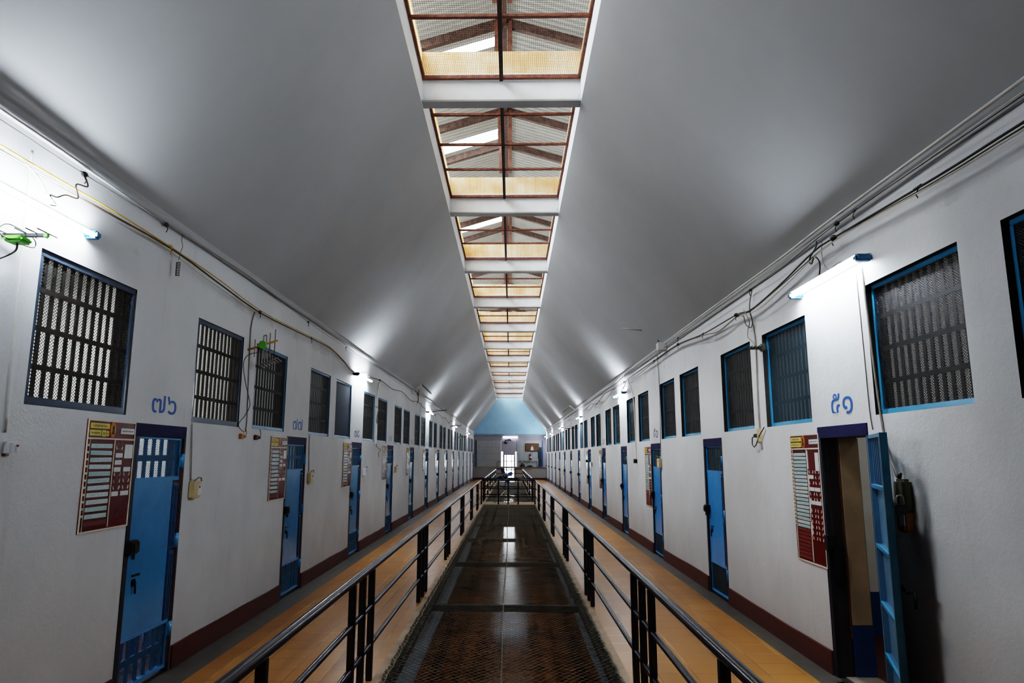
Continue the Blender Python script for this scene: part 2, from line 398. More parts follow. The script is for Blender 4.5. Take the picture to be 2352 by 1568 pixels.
def text_mesh(body, size, thick=0.0, depth=0.0006):
    """outline of a text as (verts, faces) in x,z with the middle at the origin, facing -y"""
    c = bpy.data.curves.new('lettering', 'FONT'); c.body = body; c.size = size; c.offset = thick; c.extrude = depth; c.resolution_u = 4
    o = bpy.data.objects.new('lettering', c); COL.objects.link(o)
    bpy.context.view_layer.update()
    me = bpy.data.meshes.new_from_object(o.evaluated_get(bpy.context.evaluated_depsgraph_get()))
    vs = [v.co.copy() for v in me.vertices]; fs = [tuple(p.vertices) for p in me.polygons]
    bpy.data.objects.remove(o); bpy.data.curves.remove(c); bpy.data.meshes.remove(me)
    x0, x1 = min(v.x for v in vs), max(v.x for v in vs); y0, y1 = min(v.y for v in vs), max(v.y for v in vs)
    return [(v.x - (x0 + x1) / 2, -v.z, v.y - (y0 + y1) / 2) for v in vs], fs, x1 - x0, y1 - y0
def side_loc(side, y, z, d=0.0):
    return (XL + d, y, z) if side == 'L' else (XR - d, y, z)
def side_rot(side): return PI / 2 if side == 'L' else -PI / 2
ORD = ['first', 'second', 'third', 'fourth', 'fifth', 'sixth', 'seventh', 'eighth', 'ninth', 'tenth', 'eleventh', 'twelfth', 'thirteenth', 'fourteenth', 'fifteenth', 'sixteenth',
       'seventeenth', 'eighteenth', 'nineteenth', 'twentieth', 'twenty-first', 'twenty-second', 'twenty-third', 'twenty-fourth', 'twenty-fifth', 'twenty-sixth', 'twenty-seventh', 'twenty-eighth', 'twenty-ninth', 'thirtieth']
WNAME = {'L': 'left wall', 'R': 'right wall'}

# ------------------------------------------------------------------ openings
def door_y(side, k): return (DL0 + PL * k) if side == 'L' else (DR0 + PR * k)
DW, DH = 0.80, 1.985
WW, WH, WB = 1.07, 0.945, 2.04
holes = {'L': [], 'R': []}
wins = {'L': [], 'R': []}
for side, p in (('L', PL), ('R', PR)):
    for k in range(-1, NC):
        dy = door_y(side, k)
        if k >= 0: holes[side].append((dy - DW / 2, dy + DW / 2, 0.0, DH))
        for off in (1.02, 2.455):
            wy = dy + off + (0.03 if side == 'R' else 0)
            if wy + WW / 2 > Y1 - 0.05: continue
            if wy < (3.6 if side == 'L' else 2.2): continue
            wins[side].append(wy); holes[side].append((wy - WW / 2, wy + WW / 2, WB + (0.015 if side == 'R' else 0), WB + WH + (0.03 if side == 'R' else 0)))

def build_wall(side):
    hs = holes[side]; ys = sorted({Y0, Y1} | {h[0] for h in hs} | {h[1] for h in hs}); zs = sorted({-0.0, ZC + 0.12} | {h[2] for h in hs} | {h[3] for h in hs})
    mb = MB(); x = XL if side == 'L' else XR; xb = x - 0.14 if side == 'L' else x + 0.14
    for a, b in zip(ys, ys[1:]):
        for c, d in zip(zs, zs[1:]):
            my, mz = (a + b) / 2, (c + d) / 2
            if any(h[0] < my < h[1] and h[2] < mz < h[3] for h in hs): continue
            mb.quad((x, a, c), (x, b, c), (x, b, d), (x, a, d)); mb.quad((xb, a, c), (xb, a, d), (xb, b, d), (xb, b, c), 1)
    for h in hs:
        a, b, c, d = h
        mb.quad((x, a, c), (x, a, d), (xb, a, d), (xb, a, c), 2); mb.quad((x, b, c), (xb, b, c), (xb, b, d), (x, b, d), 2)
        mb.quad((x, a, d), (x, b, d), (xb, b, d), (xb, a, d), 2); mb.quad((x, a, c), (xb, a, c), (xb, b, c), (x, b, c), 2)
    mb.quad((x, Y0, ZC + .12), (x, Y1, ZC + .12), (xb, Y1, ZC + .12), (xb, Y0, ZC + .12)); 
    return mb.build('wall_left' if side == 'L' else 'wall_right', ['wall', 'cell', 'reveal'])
WALL = {'L': build_wall('L'), 'R': build_wall('R')}
tag(WALL['L'], 'long white plastered cell wall under the yellow cable', 'wall', kind='structure')
tag(WALL['R'], 'long white plastered cell wall with the open cell door', 'wall', kind='structure')

# baseboards with door gaps and a slightly wavering top edge
for side in 'LR':
    mb = MB(); x = XL if side == 'L' else XR; d = 0.02 if side == 'L' else -0.02
    edges = [Y0] + sum([[h[0] - 0.03, h[1] + 0.03] for h in holes[side] if h[2] == 0.0], []) + [Y1]
    for a, b in zip(edges[::2], edges[1::2]):
        n = max(2, int((b - a) / 0.35)); ys = [a + (b - a) * i / n for i in range(n + 1)]
        zt = [0.185 + R.uniform(-0.006, 0.008) for _ in ys]
        for i in range(n):
            y_, y2 = ys[i], ys[i + 1]
            mb.quad((x + d, y_, 0), (x + d, y2, 0), (x + d, y2, zt[i + 1]), (x + d, y_, zt[i]))
            mb.quad((x + d, y_, zt[i]), (x + d, y2, zt[i + 1]), (x, y2, zt[i + 1]), (x, y_, zt[i]))
        for yy, zz in ((a, zt[0]), (b, zt[-1])): mb.quad((x, yy, 0), (x + d, yy, 0), (x + d, yy, zz), (x, yy, zz))
    o = mb.build('baseboard_left' if side == 'L' else 'baseboard_right', 'maroon')
    tag(o, 'maroon painted skirting along the foot of the %s' % WNAME[side], 'skirting', kind='structure')

# painted cell numbers
THAI = '๐๑๒๓๔๕๖๗๘๙'
def thai(n): return ''.join(THAI[int(c)] for c in str(n))
def paint_number(side, n, y, z, w, h, mat):
    vs, fs, tw, th = text_mesh(thai(n), 0.2, 0.0006, 0.0004)
    sx, sz = w / tw, h / th
    mb = MB().add([(a * sx, b - 0.001, c * sz) for a, b, c in vs], fs)
    o = mb.build('painted_number', mat, WALL[side]); o.location = side_loc(side, y, z); o.rotation_euler = (0, 0, side_rot(side))
    o['label'] = 'Thai numeral %s painted on the white plaster above the door' % thai(n)
for k in range(NC):
    paint_number('L', 76 + k, door_y('L', k) + 0.0, 2.155, 0.40, 0.145, 'sign_blue' if k < 2 else ('sign_navy' if k < 3 or k == 5 else 'sign_faint'))
for n, k in ((51, 0), (50, 2), (49, 4), (48, 5), (47, 7), (46, 9), (45, 11)):
    paint_number('R', n, door_y('R', k) + (-0.05 if k else -0.04), 2.175, 0.36, 0.175, 'sign_blue' if k == 0 else ('sign_navy' if k < 5 else 'sign_faint'))

# ------------------------------------------------------------------ windows
WCOUNT = [0]
def window_parts(root, frame_m, mesh_m, bar_m, rec, wh, panel=False, fw=0.042):
    w2 = WW / 2; fb = MB()
    y0, y1 = rec, rec + (0.016 if rec < .02 else 0.03)
    fb.box(-w2, w2, y0, y1, 0, fw + .006, bev=.004); fb.box(-w2, w2, y0, y1, wh - fw, wh, bev=.004)
    fb.box(-w2, -w2 + fw * .8, y0, y1, fw, wh - fw); fb.box(w2 - fw * .8, w2, y0, y1, fw, wh - fw)
    child(fb, 'window_frame', frame_m, root)
    if panel:
        child(MB().box(-w2 + fw * .8, w2 - fw * .8, y0 + .008, y0 + .02, fw, wh - fw), 'cover_sheet', 'blue_panel', root, 'dark blue sheet filling the frame'); return
    child(MB().quad((-w2 + fw * .8, y0 + .012, fw), (w2 - fw * .8, y0 + .012, fw), (w2 - fw * .8, y0 + .012, wh - fw), (-w2 + fw * .8, y0 + .012, wh - fw)), 'wire_mesh', mesh_m, root)
    bb = MB(); yb = rec + 0.05
    for i in range(12):
        x = -w2 + 0.055 + i * (WW - 0.11) / 11
        bb.box(x - .0145, x + .0145, yb, yb + .012, 0.0, wh)
    for j in range(1, 4):
        z = wh * j / 4; bb.box(-w2, w2, yb - .012, yb + .002, z - .016, z + .016)
    child(bb, 'bar_grille', bar_m, root)
def make_windows():
    protos = {}
    for side in 'LR':
        for i, wy in enumerate(wins[side]):
            style = {'L': ('old' if i < 2 else ('sheet' if i == 4 else 'midl')), 'R': ('teal' if i in (2,) else 'right')}[side]
            z = WB + (0.015 if side == 'R' else 0); wh = WH + (0.015 if side == 'R' else 0)
            WCOUNT[0] += 1
            nm = 'window_%d' % WCOUNT[0]
            if side == 'L':
                lab = ('faded blue barred window above the red board, %s on the left wall' if i == 0 else
                       ('window covered by a dark blue sheet, %s on the left wall' if i == 4 else 'barred window with blue frame, %s from the camera on the left wall')) % ORD[i]
            else:
                lab = ('sky blue framed barred window cut by the picture edge, %s on the right wall' if i == 0 else 'sky blue framed barred window, %s from the camera on the right wall') % ORD[i]
            if style in protos: r = dup(protos[style], side_loc(side, wy, z), side_rot(side), lab, name=nm)
            else:
                r = thing(nm, lab, 'window', side_loc(side, wy, z), side_rot(side), 'barred cell windows', 'structure')
                a = {'old': ('blue_frame_l', 'mesh_l', 'bar_brown', 0.008), 'midl': ('blue_frame_m', 'mesh_l', 'bar_dark', 0.008), 'sheet': ('blue_frame_m', 'mesh_l', 'bar_dark', 0.008),
                     'right': ('blue_frame_r', 'mesh_r', 'bar_dark', 0.045), 'teal': ('blue_frame_r', 'mesh_teal', 'bar_dark', 0.045)}[style]
                window_parts(r, *a, wh, style == 'sheet', 0.044 if style == 'old' else 0.034); protos[style] = r
            r['kind'] = 'structure'
make_windows()

# ------------------------------------------------------------------ doors
def door_parts(root, leaf_m, mesh_up, mesh_low, bars_m, left=True):
    w2 = DW / 2
    fr = MB()
    fr.box(-w2 - .012, w2 + .012, -.006, .03, DH - .095, DH + .006, bev=.003)
    child(fr, 'frame_head', 'navy', root)
    for a, b in ((-w2 - .012, -w2 + .04), (w2 - .018, w2 + .012)): child(MB().box(a, b, -.006, .10, 0, DH - .095), 'frame_side', 'frame_dark', root)
    rv = MB(); rv.box(w2 - .023, w2 - .018, .0, .06, .02, DH - .1)
    child(rv, 'jamb_edge', 'rust_edge', root, 'rusty strip of bare jamb')
    x0, x1 = -w2 + .045, w2 - .026; y0, y1 = .014, .054
    lf = MB()
    lf.box(x0, x1 - .1, y0, y1, .41, 1.555, bev=.004)                      # main plate
    lf.box(x0, x1, y0 - .004, y1, 1.54, 1.575, bev=.003); lf.box(x0, x1, y0 - .004, y1, .385, .415, bev=.003)
    lf.box(x0, x1, y0 - .004, y1, 1.875, 1.905, bev=.003); lf.box(x0, x1, y0 - .004, y1, .03, .06, bev=.003)
    for z0, z1 in ((.06, .385), (1.575, 1.875)):
        lf.box(x0, x0 + .03, y0, y1, z0, z1); lf.box(x1 - .03, x1, y0, y1, z0, z1)
    leaf = child(lf, 'door_leaf', leaf_m, root)
    es = MB()
    es.box(x1 - .1, x1, y0 - .006, y1, .98, 1.52, bev=.004); es.box(x1 - .092, x1 + .006, y0 - .006, y1, .415, .965, bev=.004)
    for z0, z1 in ((1.0, 1.5), (.44, .94)):
        for i in range(3): es.box(x1 - .085 + i * .026, x1 - .072 + i * .026, y0 - .012, y0 - .005, z0, z1)
    child(es, 'edge_strip', 'blue_deep', root, 'ribbed strip along the hinge edge')
    for nm, z0, z1, mm in (('upper_mesh', 1.575, 1.875, mesh_up), ('lower_mesh', .06, .385, mesh_low)):
        child(MB().quad((x0 + .03, y0 + .008, z0), (x1 - .03, y0 + .008, z0), (x1 - .03, y0 + .008, z1), (x0 + .03, y0 + .008, z1)), nm, mm, root)
        gb = MB(); n = 6
        for i in range(n):
            xx = x0 + .065 + i * (x1 - x0 - .11) / (n - 1); gb.box(xx - .021, xx + .021, y0 + .018, y0 + .03, z0, z1)
        zm = (z0 + z1) / 2; gb.box(x0 + .02, x1 - .02, y0 + .014, y0 + .03, zm - .024, zm + .024)
        child(gb, nm.replace('mesh', 'grille'), bars_m, root)
    lk = MB(); lk.box(-w2 + .0, -w2 + .13, -.045, .04, 1.02, 1.12, bev=.012); lk.box(-w2 + .03, -w2 + .10, -.055, -.04, 1.035, 1.10, bev=.006)
    lk.tube([(-w2 + .05, -.03, 1.02), (-w2 + .05, -.03, .99), (-w2 + .08, -.03, .985), (-w2 + .08, -.03, 1.02)], .006, 6)
    child(lk, 'lock_box', 'black_iron', root)
    hd = MB(); hd.disc((x0 + .13, y0 - .004, .80), .028, 'y', .012); hd.tube([(x0 + .13, y0 - .01, .80), (x0 + .13, y0 - .02, .80), (x0 + .135, y0 - .02, .72)], .008, 6); hd.box(x0 + .10, x0 + .2, y0 - .012, y0 - .002, .845, .86)
    child(hd, 'latch', 'black_iron', root)
    for z in (1.70, 1.04, .33):
        h = MB(); h.tube([(x1 + .015, y0 - .012, z - .06), (x1 + .015, y0 - .012, z + .06)], .018, 8); h.box(x1 - .03, x1 + .03, y0 - .008, y0 + .002, z - .05, z + .05)
        child(h, 'hinge', leaf_m, root)
DC = [0]
protoL = protoR = None
for k in range(NC):
    DC[0] += 1
    lab = 'closed steel blue cell door under number %s on the left wall' % thai(76 + k)
    if protoL is None:
        protoL = thing('door_%d' % DC[0], lab, 'door', side_loc('L', door_y('L', k), 0), side_rot('L'), 'blue cell doors', 'structure')
        door_parts(protoL, 'blue_l', 'mesh_blue', 'mesh_blue', 'bar_blue')
    else: dup(protoL, side_loc('L', door_y('L', k), 0), side_rot('L'), lab, name='door_%d' % DC[0])
for k in range(1, NC):
    DC[0] += 1
    num = {2: 50, 4: 49, 5: 48, 7: 47, 9: 46, 11: 45}.get(k)
    lab = ('closed bright blue cell door under number %s on the right wall' % thai(num)) if num else 'closed bright blue cell door, %s past the open one' % ORD[k - 1]
    if protoR is None:
        protoR = thing('door_%d' % DC[0], lab, 'door', side_loc('R', door_y('R', k), 0), side_rot('R'), 'blue cell doors', 'structure')
        door_parts(protoR, 'blue_r', 'mesh_teal', 'mesh_teal', 'bar_dark')
    else: dup(protoR, side_loc('R', door_y('R', k), 0), side_rot('R'), lab, name='door_%d' % DC[0])

# the open cell door on the right wall
def open_door():
    dy = door_y('R', 0); w2 = DW / 2
    r = thing('door_%d' % (DC[0] + 1), 'cell door standing open under number ๕๑, seen nearly edge-on', 'door', side_loc('R', dy, 0), side_rot('R'), 'blue cell doors', 'structure')
    fr = MB(); fr.box(-w2 - .02, w2 + .012, -.008, .03, DH - .075, DH + .02, bev=.003); child(fr, 'frame_head', 'navy', r)
    child(MB().box(-w2 - .02, -w2 - .004, -.008, .03, 0, DH - .075), 'frame_side', 'navy', r); child(MB().box(-w2 - .004, -w2 + .03, -.007, .03, 0, DH - .075), 'frame_side', 'frame_dark', r)
    child(MB().box(w2 - .01, w2 + .012, -.008, .03, 0, DH - .075), 'frame_side', 'frame_dark', r)
    jb = MB(); jb.box(-w2 - .001, -w2 + .045, .03, .125, 0, DH - .07, bev=.006); jb.box(w2 - .03, w2, .03, .125, 0, DH - .07, bev=.006)
    child(jb, 'timber_jamb', 'dark_wood', r)
    rj = MB(); rj.box(-w2 + .0, -w2 + .046, .118, .13, .3, DH - .08); child(rj, 'jamb_edge', 'rust_edge', r, 'rusty edge of the dark jamb')
    lk = MB(); lk.box(-w2 - .012, -w2 + .06, -.02, .05, .98, 1.12, bev=.01); lk.box(-w2 + .03, -w2 + .07, .02, .11, .72, 1.03, bev=.01)
    child(lk, 'lock_keeper', 'black_iron', r)
    pj = MB(); pj.box(-w2, -w2 + .05, .13, .30, .40, DH - .07, bev=.008); pj.box(-w2, w2, .14, .30, DH - .07, DH + .1)
    child(pj, 'plaster_jamb', 'beige', r); child(MB().box(-w2, -w2 + .052, .13, .302, 0, .40, bev=.004), 'blue_dado', 'dado', r)
    child(MB().box(-w2, w2, .05, .30, -.02, .012), 'threshold', 'slab', r)
    # leaf hinged on the near jamb, swung out towards the camera
    hx, hy = w2 + .06, -.04                    # local hinge
    p1 = Vector((XR - 2.44, 0, 0)); 
    ang = math.atan2(-.235, .62)               # local direction of the leaf
    L_, T = .663, .045
    lf = MB()
    def P(u, t, z): return (hx + u * math.cos(ang) - t * math.sin(ang), hy + u * math.sin(ang) + t * math.cos(ang), z)
    def lbox(mb, u0, u1, t0, t1, z0, z1, mi=0):
        vs = [P(u, t, z) for u in (u0, u1) for t in (t0, t1) for z in (z0, z1)]
        mb.add(vs, [(0, 1, 3, 2), (4, 6, 7, 5), (0, 4, 5, 1), (2, 3, 7, 6), (0, 2, 6, 4), (1, 5, 7, 3)], mi)
    # camera sees the side t<0 ; outer plate at t>0
    lbox(lf, 0, L_, T - .008, T, .04, 1.555); 
    for z0, z1 in ((.04, .065), (.40, .42), (.74, .76), (1.13, 1.15), (1.54, 1.565), (1.885, 1.91)):
        lbox(lf, .02, L_ - .03, .006, T, z0, z1)
    lbox(lf, 0, .03, .0, T, .04, 1.91)
    leaf = child(lf, 'door_leaf', ['leaf_back'], r, 'open leaf with ledged inner face')
    ed = MB(); lbox(ed, L_ - .035, L_, .0, T, .04, 1.91); child(ed, 'leaf_edge', 'teal_edge', r, 'teal painted free edge of the leaf')
    rb = MB()
    for z in (.40, .74, 1.13, 1.54): lbox(rb, .03, L_ - .035, -.002, .012, z, z + .022)
    child(rb, 'leaf_rail', 'blue_frame_r', r, 'bright blue ledges')
    gb = MB()
    for i in range(7): u = .06 + i * .085; lbox(gb, u, u + .035, .022, .034, 1.565, 1.885)
    child(gb, 'leaf_bars', 'bar_blue', r)
    bt = MB(); c = P(L_ + .0, .075, .86); bt.tube([P(L_ - .03, .07, .93), P(L_ - .03, .12, .93), P(L_ + .0, .12, .93), P(L_ + .0, .12, .84)], .012, 6); bt.tube([P(L_ - .2, .08, .93), P(L_ + .02, .08, .93)], .012, 8)
    child(bt, 'sliding_bolt', 'black_iron', r)
    for z in (.3, 1.0, 1.7):
        h = MB(); h.tube([P(-.01, .03, z - .07), P(-.01, .03, z + .07)], .018, 8); child(h, 'hinge', 'blue_r', r)
    pd = thing('padlock', 'brass and steel padlock hooked on the free edge of the open door', 'padlock', (0, 0, 0))
    o = Matrix.Translation(side_loc('R', dy, 0)) @ Matrix.Rotation(side_rot('R'), 4, 'Z')
    w = o @ Vector(P(L_ - .01, .085, 1.46)); pd.location = (w.x, w.y, w.z)
    b = MB(); b.box(-.035, .035, -.014, .014, -.065, 0, bev=.008); child(b, 'lock_body', 'black_iron', pd)
    sh = MB(); sh.tube([(-.022, 0, -.005)] + [(.022 * -math.cos(PI * i / 8), 0, .035 + .022 * math.sin(PI * i / 8)) for i in range(9)] + [(.022, 0, -.005)], .005, 6); child(sh, 'shackle', 'ant_grey', pd)
open_door()

# paper notice on the door below number ๕๐
pp = MB(); pp.box(-.07, .07, -.0035, 0, -.145, .145); n = thing('paper_notice', 'white paper sheet taped to the blue door under number ๕๐', 'notice', side_loc('R', door_y('R', 2) - .02, 1.265, -.034), side_rot('R'))
child(pp, 'sheet', 'white_tag', n)
for a, b, c, d in ((-.045, -.015, -.09, -.04), (.015, .045, -.09, -.04), (-.03, .02, .03, .07)): child(MB().box(a, b, -.0045, -.0036, c, d), 'printed_mark', 'dark_ink', n)

# ------------------------------------------------------------------ cells behind the walls
def cells(side):
    x = XL - .14 if side == 'L' else XR + .14; xb = x - 3.2 if side == 'L' else x + 3.2; p = PL if side == 'L' else PR
    mb = MB(); top = 3.7
    mb.quad((xb, Y0, -.01), (xb, Y1, -.01), (xb, Y1, top), (xb, Y0, top)); mb.quad((x, Y0, top), (x, Y1, top), (xb, Y1, top), (xb, Y0, top))
    for yy in (Y0, Y1): mb.quad((x, yy, -.01), (xb, yy, -.01), (xb, yy, top), (x, yy, top))
    for k in range(-2, NC):
        yy = door_y(side, k) + 1.735 + (.02 if side == 'R' else 0)
        if Y0 < yy < Y1 - .2: mb.box(min(x, xb), max(x, xb), yy - .05, yy + .05, -.01, top)
    o = mb.build('wall_%s_cells' % ('left' if side == 'L' else 'right'), 'cell'); tag(o, 'pale cell interior seen through the bars of the %s' % WNAME[side], 'cell room', kind='structure')
    fl = MB().box(min(x, xb), max(x, xb), Y0, Y1, -.22, -.0).build('floor_%s_cells' % ('left' if side == 'L' else 'right'), 'maroon_floor'); tag(fl, 'dark red cell floor behind the %s' % WNAME[side], 'floor', kind='structure')
cells('L'); cells('R')
# ------------------------------------------------------------------ floor slabs
def floors():
    mb = MB(); LIPL, LIPR = -1.00, 0.875
    def slab(x0, x1, y0, y1, mi): mb.box(x0, x1, y0, y1, -.22, 0, mi)
    bl, brr = XL + .265, XR - .20
    slab(XL - .0, bl, Y0, Y1, 1); slab(brr, XR, Y0, Y1, 1)
    slab(bl, -1.10, Y0, Y1, 0); slab(.955, brr, Y0, Y1, 0)
    for y0, y1 in ((1.2, 25.75), (27.3, 48.3)): slab(-1.10, LIPL, y0, y1, 2); slab(LIPR, .955, y0, y1, 2)
    slab(-1.10, .955, Y0, 1.2, 0); slab(-1.10, .955, 25.75, 27.3, 2); slab(-1.10, .955, 48.3, Y1, 0)
    o = mb.build('floor', ['tile', 'border', 'concrete_lip']); tag(o, 'yellow tiled gallery floor with grey borders round the mesh openings', 'floor', kind='structure')
    b = MB()
    for y0, y1 in ((1.2, 25.75), (27.3, 48.3)):
        b.box(LIPL, LIPL + .13, y0, y1, -.24, -.2); b.box(LIPR - .075, LIPR, y0, y1, -.24, -.2)
    tag(b.build('trim_1', 'plate'), 'grey steel ledge strips just under the mesh edges', 'ledge', kind='structure')
    d = MB()
    for y0, y1 in ((25.75, 25.95), (27.1, 27.3), (48.3, 48.6), (.9, 1.2)): d.box(-1.6, 1.5, y0, y1, -.75, -.22)
    tag(d.build('beam_under_bridge', 'slab'), 'concrete downstand beams under the crossing slab', 'beam', kind='structure')
    g = MB().box(-3.2, 3.0, Y0, Y1 + .3, -3.2, -3.0).build('floor_ground', 'ground'); tag(g, 'glossy brown ground floor seen through the mesh below', 'floor', kind='structure')
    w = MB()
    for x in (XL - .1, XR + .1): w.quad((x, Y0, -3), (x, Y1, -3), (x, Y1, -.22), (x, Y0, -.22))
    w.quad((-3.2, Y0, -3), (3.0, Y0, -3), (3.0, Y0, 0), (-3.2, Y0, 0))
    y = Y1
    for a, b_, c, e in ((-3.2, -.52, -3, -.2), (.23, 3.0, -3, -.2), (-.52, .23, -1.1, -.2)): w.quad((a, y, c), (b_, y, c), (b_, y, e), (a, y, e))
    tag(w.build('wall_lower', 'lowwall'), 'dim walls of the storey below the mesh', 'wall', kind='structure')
floors()
# bars in the ground-floor gate
gt = thing('barred_gate', 'barred gate of the floor below, bright beyond the mesh', 'gate', (-.145, Y1 - .03, -3.0))
gb = MB()
for i in range(5): x = -.3 + i * .15; gb.box(x - .012, x + .012, -.012, .012, 0, 1.9)
for z in (.35, .75, 1.15, 1.55): gb.box(-.37, .37, -.014, .014, z - .02, z + .02)
child(gb, 'gate_bars', 'black_iron', gt)

# ------------------------------------------------------------------ ceiling, skylight
def ceiling():
    mb = MB()
    for xw, xs, s in ((XL, WX0, 1), (XR, WX1, -1)):
        mb.quad((xw - .1 * s, Y0, ZC - .13), (xw - .1 * s, Y1, ZC - .13), (xs, Y1, WZ), (xs, Y0, WZ))
        mb.quad((xs, Y0, WZ), (xs, Y1, WZ), (xs, Y1, WTOP), (xs, Y0, WTOP), 1)
    mb.quad((WX0 - .02, Y0, WZ + .02), (WX1 + .02, Y0, WZ + .02), (WX1 + .02, 3.86, WZ + .02), (WX0 - .02, 3.86, WZ + .02))  # panel added over the near part of the slot to darken the near hall
    o = mb.build('ceiling', ['ceil', 'beam']); tag(o, 'steep grey-white vaulted ceiling rising to the central skylight slot', 'ceiling', kind='structure')
    # rear wall of the hall
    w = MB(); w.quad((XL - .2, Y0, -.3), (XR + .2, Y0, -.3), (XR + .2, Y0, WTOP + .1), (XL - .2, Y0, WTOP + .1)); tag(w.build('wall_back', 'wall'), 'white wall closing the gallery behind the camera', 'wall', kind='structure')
    # cornice and pipe
    c = MB(); pts = [(XL + .02, Y0 + i * 1.2, ZC - .015 + R.uniform(-.006, .006)) for i in range(int((Y1 - Y0) / 1.2) + 1)]
    c.tube(pts, .028, 8); c.box(XL - .005, XL + .03, Y0, Y1, ZC - .0, ZC + .1)
    tag(c.build('trim_left', 'ceil'), 'rounded plaster cornice where the left wall meets the ceiling', 'cornice', kind='structure')
    c = MB(); c.box(XR - .015, XR + .005, Y0, Y1, ZC - .10, ZC + .06, bev=.006)
    tag(c.build('trim_right', 'ceil'), 'plaster cornice where the right wall meets the ceiling', 'cornice', kind='structure')
ceiling()
BEAMS = [7.70 + 3.845 * i for i in range(-1, 12)]
def beams():
    pr = None
    for i, y in enumerate(BEAMS):
        lab = '%s white steel beam from the near end of the skylight slot' % ORD[i]
        if pr is None:
            mb = MB()
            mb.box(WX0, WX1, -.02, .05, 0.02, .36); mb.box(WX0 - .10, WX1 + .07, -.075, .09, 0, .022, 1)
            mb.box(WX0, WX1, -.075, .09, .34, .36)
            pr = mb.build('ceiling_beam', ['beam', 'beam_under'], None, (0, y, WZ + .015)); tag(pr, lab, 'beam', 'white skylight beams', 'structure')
            clip = MB()
            for x in (WX1 - .03, WX0 + .03): clip.tube([(x, -.05, .05), (x, -.06, .10), (x, -.03, .13)], .008, 6)
            child(clip, 'hook', 'beam', pr)
        else: dup(pr, (0, y, WZ + .015), None, lab)
beams()
CX = (WX0 + WX1) / 2
def grilles():
    pr = None; P_ = 3.845
    for i, y in enumerate(BEAMS[:-1]):
        if y < 0: continue
        lab = 'rusty mesh grille of the skylight, bay %s from the camera' % ORD[len([b for b in BEAMS[:i] if b >= 0])]
        if pr is None:
            pr = thing('skylight_grille', lab, 'grille', (CX, y, WTOP - .02), 0, 'skylight mesh grilles')
            hw = (WX1 - WX0) / 2 - .005; a, b = .06, P_ - .06
            child(MB().quad((-hw, a, 0), (hw, a, 0), (hw, b, 0), (-hw, b, 0)), 'wire_mesh', 'mesh_sky', pr)
            f = MB()
            for x in (-hw, hw - .03): f.box(x, x + .03, a, b, -.02, .012)
            for y_ in (a, b - .045): f.box(-hw, hw, y_, y_ + .045, -.03, .012)
            child(f, 'grille_frame', 'rust', pr)
            child(MB().box(-.022, .022, a, b, -.05, -.0), 'centre_bar', 'rust_dark', pr)
            for q in (.80, 1.69, 2.57): child(MB().box(-hw, hw, q, q + .04, -.03, .0), 'cross_bar', 'rust', pr)
        else: dup(pr, (CX, y, WTOP - .02), None, lab)
grilles()
